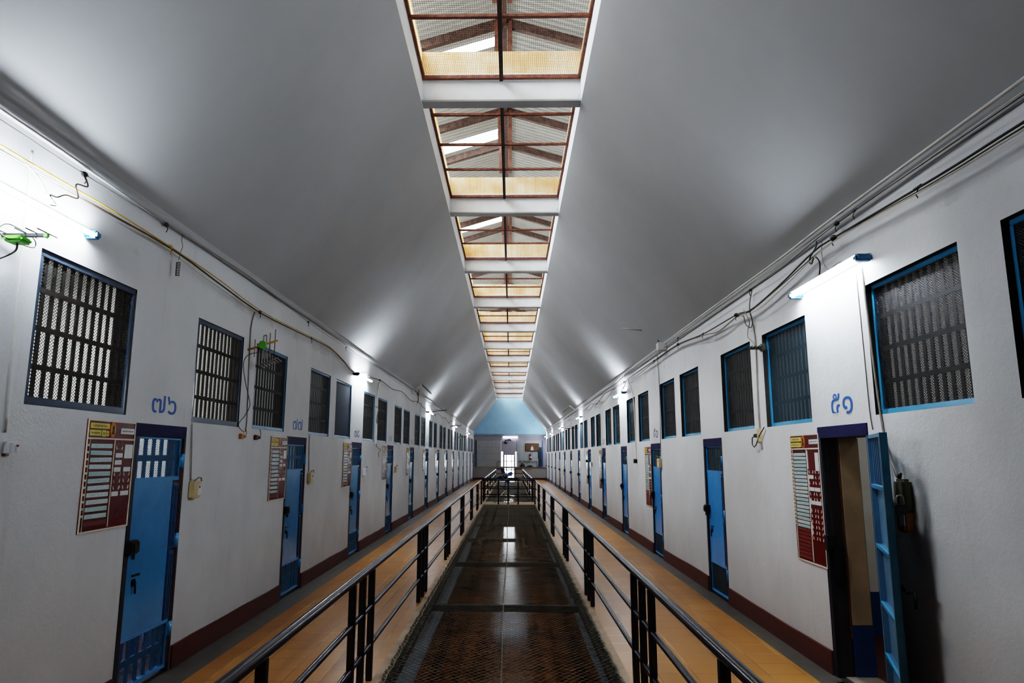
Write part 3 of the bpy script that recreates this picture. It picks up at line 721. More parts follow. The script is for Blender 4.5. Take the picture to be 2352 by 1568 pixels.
def roof():
    # honey boards round each bay
    mb = MB(); za, zb = WTOP + .09, WTOP + .36
    for x in (WX0 - .03, WX1 + .02): mb.box(x, x + .012, 0, Y1, za - .1, zb)
    for y in BEAMS:
        if y > 0: mb.box(WX0 - .03, WX1 + .03, y - .006, y + .006, za - .1, zb)
    tag(mb.build('trim_2', 'honey'), 'honey coloured translucent boards boxing in the skylight bays', 'board', kind='structure')
    zr, sl_, ex = 8.5, .305, 1.9; ze = zr - sl_ * ex; exl = 1.37
    rf = MB()
    def slope(t0, t1, s, y0, y1):
        a = (CX + s * t0, zr - sl_ * t0); b = (CX + s * t1, zr - sl_ * t1)
        rf.quad((a[0], y0, a[1]), (a[0], y1, a[1]), (b[0], y1, b[1]), (b[0], y0, b[1]))
    slope(0, ex, 1, -.5, Y1 + 1)
    rf.quad((CX + ex, -.5, ze), (CX + ex, Y1 + 1, ze), (CX + ex, Y1 + 1, WTOP - .5), (CX + ex, -.5, WTOP - .5))
    # daylight gaps between the sheets of the left slope
    gaps = [(4.2, 4.5), (7.0, 7.3), (10.1, 10.35), (13.25, 13.7), (18.2, 18.9), (22.4, 22.8), (26.4, 26.9), (32, 32.5), (38, 38.5), (44, 44.5)]
    ys = sorted([-.5] + [v for g in gaps for v in g] + [Y1 + 1.0])
    for a, b in zip(ys[::2], ys[1::2]): slope(0, exl, -1, a, b)
    for a, b in gaps: slope(0, .06, -1, a, b)
    tag(rf.build('roof_sheet', 'roof'), 'grey corrugated roof over the skylight slot', 'roof', kind='structure')
    pr = None; ty = [4.1, 5.5, 8.25, 9.65, 12.4, 13.85, 16.6, 18.0, 19.3, 22.0, 23.4, 26.0, 27.5, 30.3, 31.7, 34.0]
    for i, y in enumerate(ty):
        lab = '%s brown timber roof truss above the skylight mesh' % ORD[i]
        if pr is None:
            pr = thing('roof_truss', lab, 'roof truss', (CX, y, ze), 0, 'roof trusses over the skylight')
            for s in (-1, 1):
                m = MB(); v = [(0, -.04, zr - ze - .17), (0, -.04, zr - ze - .03), (s * (ex if s > 0 else exl), -.04, zr - sl_ * (ex if s > 0 else exl) - ze - .03), (s * (ex if s > 0 else exl), -.04, zr - sl_ * (ex if s > 0 else exl) - ze - .17)]
                vs = v + [(a, .05, c) for a, b, c in v]
                m.add(vs, [(0, 1, 2, 3), (4, 7, 6, 5), (0, 4, 5, 1), (1, 5, 6, 2), (2, 6, 7, 3), (3, 7, 4, 0)]); child(m, 'rafter', 'truss', pr)
            for s in (-1, 1): child(MB().box(s * .10 - .035, s * .10 + .035, -.05, .06, -.16, zr - ze - .08), 'king_post', 'truss_red', pr)
        else: dup(pr, (CX, y, ze), None, lab)
    rd = MB().box(CX - .05, CX + .05, 0, Y1, zr - .14, zr - .03).build('ridge_beam', 'truss'); tag(rd, 'long brown ridge timber over the skylight', 'ridge beam', kind='structure')
    # main roof outside the monitor keeps daylight off the ceiling backs
    mr = MB()
    for s, xs in ((-1, WX0), (1, WX1)): mr.quad((xs + s * .06, 0, WTOP + .05), (xs + s * .06, Y1 + .5, WTOP + .05), (xs + s * 4.5, Y1 + .5, WTOP - 1.6), (xs + s * 4.5, 0, WTOP - 1.6))
    mr.quad((WX0 - 3, -.0, WTOP), (WX1 + 3, 0, WTOP), (WX1 + 3, -6, WTOP - .2), (WX0 - 3, -6, WTOP - .2))
    tag(mr.build('roof_outer', 'slab'), 'outer roof slopes beside the skylight monitor', 'roof', kind='structure')
roof()

# ------------------------------------------------------------------ end wall
def end_wall():
    y = Y1; mb = MB()
    zb = 3.34
    # gable (blue) and grey lower wall with openings
    mb.add([(XL, y - .12, zb), (XR, y - .12, zb), (XR, y - .12, ZC), (WX1, y - .12, WZ), (WX1, y - .12, WTOP + .05), (WX0, y - .12, WTOP + .05), (WX0, y - .12, WZ), (XL, y - .12, ZC)], [(0, 1, 2, 3, 4, 5, 6, 7)], 0)
    mb.quad((XL, y - .12, zb), (XR, y - .12, zb), (XR, y, zb), (XL, y, zb), 1)
    hs = [(-.52, .23, 0.0, 1.89), (-.80, -.60, .95, 2.09), (.31, .51, .95, 2.09)]
    xs = sorted({XL - .15, XR + .15} | {h[0] for h in hs} | {h[1] for h in hs}); zs = sorted({-.25, .0, .95, 1.89, 2.09, zb + .1, .97})
    for a, b in zip(xs, xs[1:]):
        for c, d in zip(zs, zs[1:]):
            mx, mz = (a + b) / 2, (c + d) / 2
            if any(h[0] < mx < h[1] and h[2] < mz < h[3] for h in hs): continue
            mb.quad((a, y, c), (b, y, c), (b, y, d), (a, y, d), 2 if mz < .97 else 1)
    for h in hs:
        for x in h[:2]: mb.quad((x, y, h[2]), (x, y + .2, h[2]), (x, y + .2, h[3]), (x, y, h[3]), 1)
        mb.quad((h[0], y, h[3]), (h[1], y, h[3]), (h[1], y + .2, h[3]), (h[0], y + .2, h[3]), 1)
    o = mb.build('wall_end', ['gable', 'end_wall', 'end_low']); tag(o, 'far end wall with a pale blue gable over grey plaster', 'wall', kind='structure')
    b = MB().box(XL + .02, XR - .02, y - .03, y, 0, .16).build('baseboard_end', 'maroon'); tag(b, 'dark maroon skirting at the foot of the far end wall', 'skirting', kind='structure')
    sl = MB().box(XL + .05, XR - .05, y - .06, y, .93, .985).build('trim_3', 'end_low'); tag(sl, 'sill ledge under the corrugated panels on the end wall', 'sill', kind='structure')
    ex = MB().box(-3, 3, y + .2, y + 3, -.3, -.05).build('ground_outside', 'slab'); tag(ex, 'pale landing outside the far gate', 'ground', kind='structure')
    for x0, x1, lab in ((-2.62, -.75, 'grey corrugated iron panel filling the end wall opposite the portrait'), (.41, 2.30, 'grey corrugated iron panel behind the gilt portrait')):
        t = thing('corrugated_panel', lab, 'corrugated panel', ((x0 + x1) / 2, y - .002, .98))
        m = MB(); n = int((x1 - x0) / .049) * 2; w = (x1 - x0); vs = []; 
        for i in range(n + 1):
            x = -w / 2 + w * i / n; d = .022 * math.sin(2 * PI * (x + (x0 + x1) / 2) / .098)
            vs += [(x, -.03 + d, 0), (x, -.03 + d, 1.94)]
        m.add(vs, [(2 * i, 2 * i + 2, 2 * i + 3, 2 * i + 1) for i in range(n)], 0, True); child(m, 'sheet', 'corr', t)
        f = MB()
        for z in (.45, .95, 1.45): f.box(-w / 2, w / 2, -.058, -.052, z - .006, z + .006)
        child(f, 'batten', 'plate', t)
    # end gate with bars: bright outside
    g = thing('door_%d' % (DC[0] + 2), 'barred gate in the middle of the far end wall, bright outside', 'gate', (-.145, y + .06, 0), 0, None, 'structure')
    m = MB()
    for x in (-.365, .365): m.box(x - .012, x + .012, -.02, .02, 0, 1.89)
    for z in (.02, 1.85): m.box(-.375, .375, -.02, .02, z, z + .04)
    child(m, 'gate_frame', 'navy', g)
    m = MB()
    for x in (-.2, .18): m.box(x - .03, x + .03, -.015, .015, .03, 1.86)
    for z in (.3, .72, .9, 1.38): m.box(-.36, .36, -.015, .015, z - .028, z + .028)
    child(m, 'gate_bars', 'black_iron', g)
    # glass block slits
    for i, x in enumerate((-.70, .41)):
        t = thing('window_%d' % (WCOUNT[0] + 1 + i), 'narrow bright slit window %s of the far gate' % ('left', 'right')[i], 'window', (x, y + .05, .95), 0, None, 'structure')
        m = MB()
        for k in range(11): m.box(-.1, .1, -.015, .015, .095 * k + .03, .095 * k + .045)
        m.box(-.1, -.085, -.02, .02, 0, 1.14); m.box(.085, .1, -.02, .02, 0, 1.14); child(m, 'slit_frame', 'white_plastic', t)
    # blue posts
    for x, w, lab in ((-2.69, .07, 'slim blue post at the corner of the end wall beside the sheet panel'), (2.37, .07, 'slim blue post in the corner beside the portrait panel')):
        p = MB().box(-w / 2, w / 2, -.07, 0, 0, 1.95, bev=.008).build('blue_post', 'blue_deep', None, (x, y - .001, .985)); tag(p, lab, 'post')
    dp = thing('dark_shutter', 'dark blue shutter standing in the corner by the portrait', 'shutter', (2.17, y - .07, .985))
    child(MB().box(-.14, .14, -.03, 0, 0, 1.45, bev=.006), 'leaf', 'shutter_dark', dp); child(MB().box(-.15, -.125, -.04, .005, 0, .6), 'white_edge', 'cream', dp)
    # portrait
    t = thing('framed_portrait', 'gilt framed portrait of a person in white hung on the end wall', 'picture', (1.59, y - .075, 2.13))
    f = MB(); w, h = .52, .60
    for a in ((-w, w, 0, .07), (-w, w, h - .07, h), (-w, -w + .07, .07, h - .07), (w - .07, w, .07, h - .07)): f.box(a[0], a[1], -.03, .01, a[2], a[3], bev=.01)
    child(f, 'picture_frame', 'gilt', t); cv = child(MB().box(-w + .06, w - .06, -.012, .0, .06, h - .06), 'canvas', 'portrait', t)
    fig = MB(); fig.disc((0, -.014, .40), .055, 'y', .003, 20, 0, .85); fig.disc((0, -.0145, .435), .06, 'y', .002, 20, 1, .9)
    fig.add([(-.11, -.0145, .06), (.11, -.0145, .06), (.085, -.0145, .28), (.03, -.0145, .34), (-.03, -.0145, .34), (-.085, -.0145, .28)], [(0, 1, 2, 3, 4, 5)], 2)
    fo = fig.build('painted_figure', ['skin', 'dark_ink', 'white_cloth'], cv)
    # extinguisher
    t = thing('fire_extinguisher', 'red fire extinguisher hung on the corrugated panel below the portrait', 'fire extinguisher', (1.47, y - .14, 1.47))
    m = MB().lathe([(0, 0), (.06, .0), (.072, .02), (.072, .33), (.055, .39), (.025, .42), (.025, .45), (0, .45)]); child(m, 'cylinder', 'ext_red', t)
    child(MB().disc((0, 0, .22), .0735, 'z', .1, 20), 'label_band', 'white_tag', t); child(MB().tube([(0, 0, .46), (-.03, -.03, .50), (-.09, -.02, .47), (-.10, 0, .3), (-.09, 0, .12)], .012, 6), 'hose', 'cab_black', t)
    child(MB().box(-.02, .09, -.012, .012, .46, .49, bev=.004), 'handle', 'black_iron', t)
    # pipe rails
    for x0, x1, lab in ((.53, 2.0, 'grey-green pipe rail in front of the portrait panel'), (-1.05, -.72, 'short grey-green pipe rail beside the slit window of the far wall')):
        t = thing('pipe_rail', lab, 'rail', (0, y - .1, .985))
        child(MB().tube([(x0, 0, .37), (x1, 0, .37)], .02, 8), 'bar', 'green_rail', t)
        for x in ((x1,) if x0 > 0 else (x0,)): child(MB().tube([(x, 0, 0), (x, 0, .37)], .02, 8), 'leg', 'green_rail', t)
    # dark bundles on sill
    for x, w, h, lab in ((.87, .2, .22, 'dark round cloth bundle on the sill under the portrait'), (1.44, .22, .11, 'flat dark cloth bundle on the sill by the shutter')):
        bm = bmesh.new(); bmesh.ops.create_icosphere(bm, subdivisions=3, radius=1)
        for v in bm.verts:
            k = 1 + .18 * math.sin(v.co.x * 5 + v.co.z * 3) + .1 * math.sin(v.co.z * 9 + x * 7); v.co = Vector((v.co.x * w * k, v.co.y * .055, max(-.25, v.co.z) * h * .8 * k + .25 * h))
        bm.verts.index_update(); m = MB().add([v.co[:] for v in bm.verts], [[v.index for v in f.verts] for f in bm.faces], 0, True); bm.free()
        o = m.build('cloth_bundle', 'dark_cloth', None, (x, y - .1, .987)); tag(o, lab, 'bundle')
    # twin flood/speaker unit
    t = thing('camera_cluster', 'pair of dark surveillance cameras on a bracket under the end wall tube', 'camera', (-.3, y - .001, 2.75))
    child(MB().box(-.15, .25, -.06, 0, .2, .26, bev=.01), 'bracket', 'green_rail', t); child(MB().box(-.17, -.1, -.08, -.0, .0, .25, bev=.01), 'bracket_arm', 'green_rail', t)
    for x, z in ((-.08, .0), (.22, .23)):
        m = MB().tube([(x - .14, -.09, z + .03), (x - .02, -.16, z + .01), (x + .02, -.19, z)], [.055, .055, .035], 12); m.disc((x + .05, -.2, z - .01), .05, 'x', .05); child(m, 'camera_body', 'black_iron', t)
    child(MB().tube([(.35, -.02, .2), (.45, -.03, .08), (.55, -.03, .03), (.62, -.02, .06)], .012, 6), 'lead', 'cab_black', t)
end_wall()

# ------------------------------------------------------------------ railings
def posts_at(groups): return [g + d for g in groups for d in (-.34, 0.0, .34)]
def rail_line(name, label, fx, y0, y1, posts, x_axis=False, bend=None):
    """rail along y; fx(y) gives x"""
    root = thing(name, label, 'railing', (0, 0, 0))
    n = max(2, int((y1 - y0) / .8))
    for nm, z, r in (('top_rail', .865, .031), ('middle_rail', .565, .021), ('lower_rail', .27, .021)):
        ys = [y0 + (y1 - y0) * i / n for i in range(n + 1)]
        child(MB().tube([(fx(v), v, z) for v in ys], r, 10), nm, 'rail', root)
    for p in posts:
        x = fx(p); m = MB(); m.box(x - .024, x + .024, p - .024, p + .024, 0, .845, bev=.004)
        child(m, 'post', 'post', root)
    return root
def cross_line(name, label, x0, x1, y, xs):
    root = thing(name, label, 'railing', (0, y, 0))
    for nm, z, r in (('top_rail', .875, .031), ('middle_rail', .57, .021), ('lower_rail', .275, .021)):
        child(MB().tube([(x0, 0, z), (x1, 0, z)], r, 10), nm, 'rail', root)
    for x in xs: child(MB().box(x - .026, x + .026, -.026, .026, 0, .855, bev=.004), 'post', 'post', root)
fl = lambda y: -1.125 + .012 * max(0, y - 8) / 18
def fr(y): return RXN if y < 9 else RXN - .055 * min(1, (y - 9) / 15)
g1 = [2.92, 5.40, 9.0, 12.45, 16.1, 19.8, 23.2]
rail_line('railing', 'long dark railing along the mesh on the side of the yellow cable', fl, 1.3, 25.85, posts_at(g1))
rail_line('railing', 'long dark railing along the mesh on the open door side', fr, 1.3, 25.85, posts_at([2.98, 5.30, 8.85, 12.4, 16.0, 19.7, 23.1]))
cross_line('railing', 'dark railing across the gallery just in front of the fan', -1.10, .88, 25.86, (-1.10, -.47, -.11, .26, .88))
f2l = lambda y: -1.09 + .04 * (y - 27.3) / 20
f2r = lambda y: .865 - .06 * (y - 27.3) / 20
g2 = [28.6, 32.2, 35.8, 39.4, 43.0, 46.6]
rail_line('railing', 'railing along the far mesh opening on the side of the yellow cable', f2l, 27.38, 48.0, posts_at(g2))
rail_line('railing', 'railing along the far mesh opening on the open door side', f2r, 27.38, 48.0, posts_at(g2))
cross_line('railing', 'dark railing across the gallery just behind the fan', -1.09, .865, 27.36, (-1.09, .865))
cross_line('railing', 'most distant cross railing in front of the barred gate', -1.05, .805, 48.1, (-1.05, .30, .805))

# ------------------------------------------------------------------ chain link over the openings
def net():
    x0, x1, L_ = -1.02, .88, 24.0
    w, h = .033, .085; nx = int((x1 - x0) / w); ny = int(L_ / (h / 2))
    m = MB(); r = .0022
    for i in range(nx):
        vs = []
        for j in range(ny + 1):
            ph = (j + i) % 2; x = x0 + i * w + (w * 1.02 if ph else 0); yy = j * h / 2; sag = -.012 * math.sin(PI * min(1, max(0, (x - x0) / (x1 - x0)))) - .006 * math.sin(yy * 1.9 + i * .2)
            z = .012 + sag + (.003 if ph else -.003)
            for k in range(3): a = 2 * PI * k / 3 + .5; vs.append((x + math.cos(a) * r * 1.3, yy, z + math.sin(a) * r))
        m.add(vs, [(j * 3 + k, j * 3 + (k + 1) % 3, (j + 1) * 3 + (k + 1) % 3, (j + 1) * 3 + k) for j in range(ny) for k in range(3)], 0, True)
    t = thing('chain_link_cover', 'chain link net laid over the long opening nearer the camera', 'safety net', (0, 1.5, 0), 0, 'nets over the floor openings')
    child(m, 'wire_net', 'netwire', t)
    b = MB()
    for x, s in ((x0 + .0, 1), (x1 - .0, -1)):
        for q in range(2):
            pts = []
            for j in range(int(L_ / .022) + 1):
                a = j * 1.35 + q * 2.0; pts.append((x + s * .012 + .017 * math.cos(a) + .006 * math.sin(j * .37), j * .022, .014 + .012 * math.sin(a)))
            b.tube(pts, .005, 4, 0, False)
    child(b, 'edge_binding', 'netlight', t)
    sm = MB(); pts = [(-.085 + .009 * math.cos(j * 1.1) + .01 * math.sin(j * .011), j * .016, .014 + .008 * math.sin(j * 1.1)) for j in range(int(L_ / .016) + 1)]
    sm.tube(pts, .0035, 4, 0, False); child(sm, 'seam_lacing', 'netlight', t)
    f = MB()
    for a, c in ((-.995, -.94), (.80, .87)): f.box(a, c, -.2, L_, -.07, -.005)
    child(f, 'side_frame', 'netframe', t)
    for y in (7.1, 10.45, 13.8, 17.0, 19.95, 22.8, 3.7): child(MB().box(-.995, .87, y - .035, y + .035, -.08, -.01), 'cross_frame', 'netframe', t)
    d = dup(t, (0, 27.35, 0), None, 'chain link net over the opening beyond the fan')
    d.scale = (.925, 20.9 / 24, 1); d.location.x = -.05
net()

# ------------------------------------------------------------------ fan on the crossing
def fan():
    t = thing('pedestal_fan', 'blue bladed industrial fan on a tripod between the two cross railings', 'fan', (-.22, 26.55, 0))
    child(MB().tube([(0, 0, .42), (0, 0, .92)], .022, 10), 'pole', 'fan_blue', t)
    for a in (PI * 1.17, PI * 1.83, PI * .5):
        child(MB().tube([(0, 0, .47), (.47 * math.cos(a), .30 * math.sin(a), .02)], .02, 8), 'tripod_leg', 'leg_cream', t)
    child(MB().lathe([(0, -.13), (.06, -.13), (.095, -.10), (.105, -.03), (.10, .05), (.05, .09), (0, .09)], (0, 0, 1.0), 20, 0, 'y'), 'motor', 'fan_teal', t)
    rg = MB().tube([(.115 * math.cos(2 * PI * i / 24), -.07, 1.0 + .115 * math.sin(2 * PI * i / 24)) for i in range(25)], .008, 6, 0, False); child(rg, 'hub_ring', 'cream', t)
    for deg in (25, 118, 200, 295):
        a0 = math.radians(deg); m = MB(); vs = []; n = 8
        for j in range(n + 1):
            rr = .07 + .235 * j / n; hw = min(.7, (.058 + .012 * math.sin(PI * j / n)) / rr)
            for da, dy in ((-hw, .02), (0.0, .045), (hw, .075)): vs.append((rr * math.cos(a0 + da), dy, 1.0 + rr * math.sin(a0 + da)))
        fs = [(j * 3 + e, j * 3 + e + 1, (j + 1) * 3 + e + 1, (j + 1) * 3 + e) for j in range(n) for e in (0, 1)]
        m.add(vs, fs, 0, True); child(m, 'blade', 'fan_blue', t)
fan()

# ------------------------------------------------------------------ name boards
def board(side, name_rows, bw, bh, label, y, ztop, rows_bare, group):
    t = thing('name_board', label, 'board', side_loc(side, y, ztop - bh, -0.0065), side_rot(side), group)
    w2 = bw / 2
    child(MB().box(-w2, w2, -.014, -.007, 0, bh), 'panel', 'board', t)
    tr = MB(); d0, d1 = -.018, -.0135; s = .011; hz = bh - .135
    tr.box(-w2, w2, d0, d1, bh - s, bh); tr.box(-w2, w2, d0, d1, 0, s); tr.box(-w2, -w2 + s, d0, d1, s, bh - s); tr.box(w2 - s, w2, d0, d1, s, bh - s)
    tr.box(-w2 + s, w2 - s, d0, d1, hz, hz + s); tr.box(-w2 + .032, -w2 + .038, d0, d1, s, hz); dv = .03 if side == 'L' else .035
    tr.box(dv, dv + .009, d0, d1, .02, hz)
    for i in range(name_rows): z = hz - .04 - i * (hz - .06) / (name_rows + rows_bare); tr.box(-w2 + .011, -w2 + .034, d0 - .001, d1, z - .008, z + .006)
    child(tr, 'trim', 'cream', t)
    for (x0, x1, z0, z1, txt, sz) in ((-w2 + .025, -w2 + .245, bh - .062, bh - .025, 'รายชื่อผู้ต้องขัง ห้อง ๓', .019), (-w2 + .022, -w2 + .15, bh - .112, bh - .073, 'จำนวนผู้ต้องขัง', .017),
                                 (-w2 + .158, -w2 + .208, bh - .115, bh - .072, thai(name_rows), .026), (-w2 + .215, -w2 + .245, bh - .112, bh - .075, 'คน', .015)):
        yt = child(MB().box(x0, x1, -.019, -.0138, z0, z1), 'title_tag', 'yellow_tag', t)
        vs, fs, tw, th = text_mesh(txt, sz, .0002, .0002); k = min(1, (x1 - x0) * .86 / tw)
        child(MB().add([(a * k + (x0 + x1) / 2, b - .0194, c * k + (z0 + z1) / 2) for a, b, c in vs], fs), 'lettering', 'dark_ink', yt)
    wt = child(MB().box(w2 - .19, w2 - .018, -.018, -.0138, bh - .09, bh - .05), 'heading_tag', 'white_tag', t)
    vs, fs, tw, th = text_mesh('ผู้ต้องขังประจำห้องขัง', .017, .0002, .0002); k = min(1, .15 / tw)
    child(MB().add([(a * k + w2 - .104, b - .0184, c * k + bh - .07) for a, b, c in vs], fs), 'lettering', 'grey_ink', wt)
    ex = -w2 + .29
    em = child(MB().disc((ex, -.0155, bh - .068), .062, 'y', .004, 28, 0, .62), 'emblem', 'orange', t)
    child(MB().disc((ex, -.018, bh - .066), .048, 'y', .003, 28, 0, .62), 'emblem_disc', 'gold', em)
    fg = MB(); fg.add([(ex - .018, -.0198, bh - .098), (ex + .018, -.0198, bh - .098), (ex + .012, -.0198, bh - .07), (ex + .016, -.0198, bh - .05), (ex, -.0198, bh - .026), (ex - .014, -.0198, bh - .05), (ex - .01, -.0198, bh - .07)], [(0, 1, 2, 3, 4, 5, 6)])
    child(fg, 'emblem_figure', 'dark_ink', em)
    n = name_rows + rows_bare; x0, x1 = -w2 + .05, dv - .018; step = (hz - .055) / n; hh = step * (.50 if side == 'L' else .62)
    ref = None
    for i in range(n):
        z = hz - .045 - i * step
        if i < name_rows:
            if ref is None:
                m = MB().box(-(x1 - x0) / 2, (x1 - x0) / 2, -.004, 0, -hh / 1.6, hh / 1.6, bev=.0015); ref = child(m, 'name_strip', 'strip', t); o = ref
            else: o = ref.copy(); COL.objects.link(o); o.parent = t
            o.location = ((x0 + x1) / 2 + R.uniform(-.004, .004), -.0138, z); o.rotation_euler = (0, R.uniform(-.012, .012), 0)
        else:
            child(MB().box(x0, x1, -.016, -.0138, z - hh / 1.6, z + hh / 1.6), 'empty_slot', 'strip_red', t)
    # white corner holders and small tags on the other half
    c0, c1 = dv + .03, w2 - .03; cm = (c0 + c1) / 2; hold = [None]
    def hook(x, z, s_):
        if hold[0] is None or s_ not in hold:
            m = MB(); m.box(0, .008, -.0165, -.0138, 0, .018); m.box(s_ * .006, .008 + s_ * .006, -.0165, -.0138, -.008, .004)
            o = child(m, 'corner_clip', 'cream', t); hold[0] = 1; hold.extend([s_, o])
        else: o = hold[hold.index(s_, 1) + 1].copy(); COL.objects.link(o); o.parent = t
        o.location = (x, 0, z)
    zs = [hz - .06 - i * .047 for i in range(8 if side == 'L' else 16)]
    for i, z in enumerate(zs):
        if side == 'L' and i in (1, 2, 3, 7): continue
        if side == 'R' and i in (0, 1, 2, 6, 9): continue
        for x, s_ in ((c0, 1), (cm - .025, -1), (cm + .02, 1), (c1 - .01, -1)): hook(x, z, s_)
    tags = ([(c0, cm - .015, hz - .105), (c0 - .004, cm - .02, hz - .155), (c0 - .008, cm - .025, hz - .205), (cm + .012, c1, hz - .205), (c0 - .01, cm - .03, hz - .375), (cm + .0, c1, hz - .375)] if side == 'L' else
            [(c0 - .01, cm - .02, hz - .235), (c0, cm - .015, hz - .34), (cm + .0, c1, hz - .34), (c0, cm - .01, hz - .455), (cm + .0, c1, hz - .455)])
    for a, b, z in tags: child(MB().box(a, b, -.018, -.0138, z - .02, z + .012), 'small_tag', 'white_tag', t)
    pz = hz - .03
    if side == 'L': child(MB().box(cm + .012, c1 + .012, -.018, -.0138, pz - .1, pz), 'paper_slip', 'white_tag', t)
    else:
        child(MB().box(c1 - .062, c1 + .005, -.018, -.0138, pz - .155, pz), 'paper_slip', 'white_tag', t)
        for z0, z1 in ((hz - .17, hz - .01), (hz - .36, hz - .22), (hz - .55, hz - .43), (hz - .74, hz - .63)): child(MB().box(dv + .012, dv + .026, -.018, -.0138, z0, z1), 'side_slip', 'white_tag', t)
    return t
pl = board('L', 11, .585, .755, 'dark red name board beside door ๗๖ on the left wall', 4.835, 1.99, 1, 'red name boards')
for k in range(1, NC):
    dup(pl, side_loc('L', 4.835 + PL * k - .0, 1.975 - .755, -.0065), side_rot('L'), 'dark red name board beside door %s on the left wall' % thai(76 + k), 'red name boards')
pr_ = board('R', 20, .60, 1.12, 'tall red name board beside the open door ๕๑', 6.265, 1.955, 8, 'red name boards')
for k, n in ((2, 50), (4, 49), (5, 48), (8, None)):
    dup(pr_, side_loc('R', 6.265 + PR * k + .01, 1.945 - 1.12, -.0065), side_rot('R'), ('tall red name board beside door %s on the right wall' % thai(n)) if n else 'tall red name board far along the right wall beyond door ๔๗', 'red name boards')

# ------------------------------------------------------------------ fluorescent tubes
def tube_light(side, y, label, blue=True, d=.055, L_=1.2, z=3.19, far=False):
    t = thing('fluorescent_tube', label, 'light', side_loc(side, y, z), side_rot(side), 'wall tubes')
    h = L_ / 2
    child(MB().box(-h - .02, h + .02, -.034, .001, .006, .04, bev=.004), 'batten', 'lamp_white', t)
    child(MB().tube([(-h + .03, -d - .012, .0), (h - .03, -d - .012, .0)], .0145, 12), 'tube', 'tube_far' if far else ('tube' if side == 'L' else 'tube_strong'), t)
    if side == 'R' and not far: child(MB().box(-h, h, -d - .026, .001, .03, .036), 'added_hood', 'lamp_white', t)  # plate added above the near right tube to keep its light off the ceiling
    for s in (-1, 1):
        m = MB(); m.box(s * h - .035, s * h + .035, -d - .035, .001, -.022, .032, bev=.014); child(m, 'end_cap', 'lamp_blue' if blue else 'black_iron', t)
for y, lab in ((3.72, 'bright wall tube over the window, cut by the picture edge'), (12.72, 'bright wall tube between windows beyond door ๗๗'), (23.4, 'third bright tube along the wall of the yellow cable'),
               (34.0, 'fourth bright tube along the wall of the yellow cable'), (44.6, 'fifth and most distant tube on the wall of the yellow cable')):
    tube_light('L', y, lab, y < 10, .055 if y < 10 else .09, far=y > 10)
for y, lab in ((5.50, 'bright wall tube with blue ends between windows above door ๕๑'), (16.25, 'second bright tube along the open door wall'), (26.0, 'third bright tube along the open door wall'),
               (35.6, 'fourth bright tube along the open door wall'), (44.4, 'fifth bright tube along the open door wall'), (51.2, 'sixth and most distant tube on the open door wall')):
    tube_light('R', y, lab, True, .085 if y < 10 else .10, far=y > 10)
t = thing('fluorescent_tube', 'white tube lamp on the end wall under the blue gable', 'light', (-.06, Y1 - .03, 3.20), 0, 'wall tubes')
child(MB().box(-.6, .6, -.03, .029, .0, .05, bev=.004), 'batten', 'lamp_white', t); child(MB().tube([(-.56, -.06, -.01), (.56, -.06, -.01)], .026, 12), 'tube', 'tube_end', t)
for s in (-1, 1): child(MB().box(s * .58 - .02, s * .58 + .02, -.085, .0, -.035, .04, bev=.008), 'end_cap', 'lamp_white', t)

# ------------------------------------------------------------------ cables
def smooth(pts, sub=6):
    pts = [Vector(p) for p in pts]; out = []
    for i in range(len(pts) - 1):
        p0, p1, p2, p3 = pts[max(i - 1, 0)], pts[i], pts[i + 1], pts[min(i + 2, len(pts) - 1)]
        for j in range(sub):
            u = j / sub; out.append(.5 * (2 * p1 + (p2 - p0) * u + (2 * p0 - 5 * p1 + 4 * p2 - p3) * u * u + (3 * p1 - p0 - 3 * p2 + p3) * u ** 3))
    return out + [pts[-1]]
def wp(side, pts): return [((XL + d) if side == 'L' else (XR - d), y, z) for y, z, d in pts]
def cable(label, side, pts, r, mat, ties=(), name='cable', cat='cable', tie_mat='cab_black', sub=6, group=None):
    r = r * .64 if name == 'cable' else r * .8
    path = smooth(wp(side, pts), sub); o = MB().tube(path, r, 6).build(name, mat); tag(o, label, cat, group)
    for q, (y, s_) in enumerate(ties):
        p = min(path, key=lambda v: abs(v.y - y)); m = MB(); k = r * .9 + .006
        bm = bmesh.new(); bmesh.ops.create_icosphere(bm, subdivisions=2, radius=k * s_)
        bm.verts.index_update(); m.add([(v.co.x + p.x, v.co.y * 1.5 + p.y, v.co.z + p.z) for v in bm.verts], [[v.index for v in f.verts] for f in bm.faces], 0, True); bm.free()
        m.tube([(p.x, p.y, p.z - k * .5), (p.x, p.y + .03, p.z - .03), (p.x, p.y + .01, p.z - .06)], .004, 5); m.tube([(p.x, p.y - .04, p.z + .004), (p.x, p.y + .04, p.z + .004)], r * 1.25, 6)
        child(m, 'tie', tie_mat, o)
    return o
def swag(y0, y1, z, sag, step, d=.07, phase=0.0):
    out = []; n = int((y1 - y0) / step)
    for i in range(n):
        a = y0 + i * step; zz = z + R.uniform(-.03, .03)
        out += [(a, zz, d), (a + step * .5, zz - sag * R.uniform(.6, 1.2), d * 1.2)]
    return out + [(y1, z, d)]
cable('yellow cable strung along the top of the left wall', 'L', [(2.2, 3.39, .08), (3.51, 3.40, .08), (4.49, 3.425, .07), (5.31, 3.425, .06), (6.2, 3.40, .06), (7.34, 3.335, .06), (8.8, 3.36, .06), (10.31, 3.40, .05), (12.0, 3.22, .05)], .008, 'cab_yellow', ((5.31, 1.6),), tie_mat='ant_yellow')
cable('white cable running just below the yellow cable', 'L', [(2.2, 3.365, .07), (3.51, 3.378, .07), (4.6, 3.40, .06), (5.31, 3.40, .05), (5.9, 3.35, .05), (7.3, 3.30, .05), (9, 3.35, .05), (10.3, 3.38, .04), (12, 3.20, .05)], .007, 'cab_white')
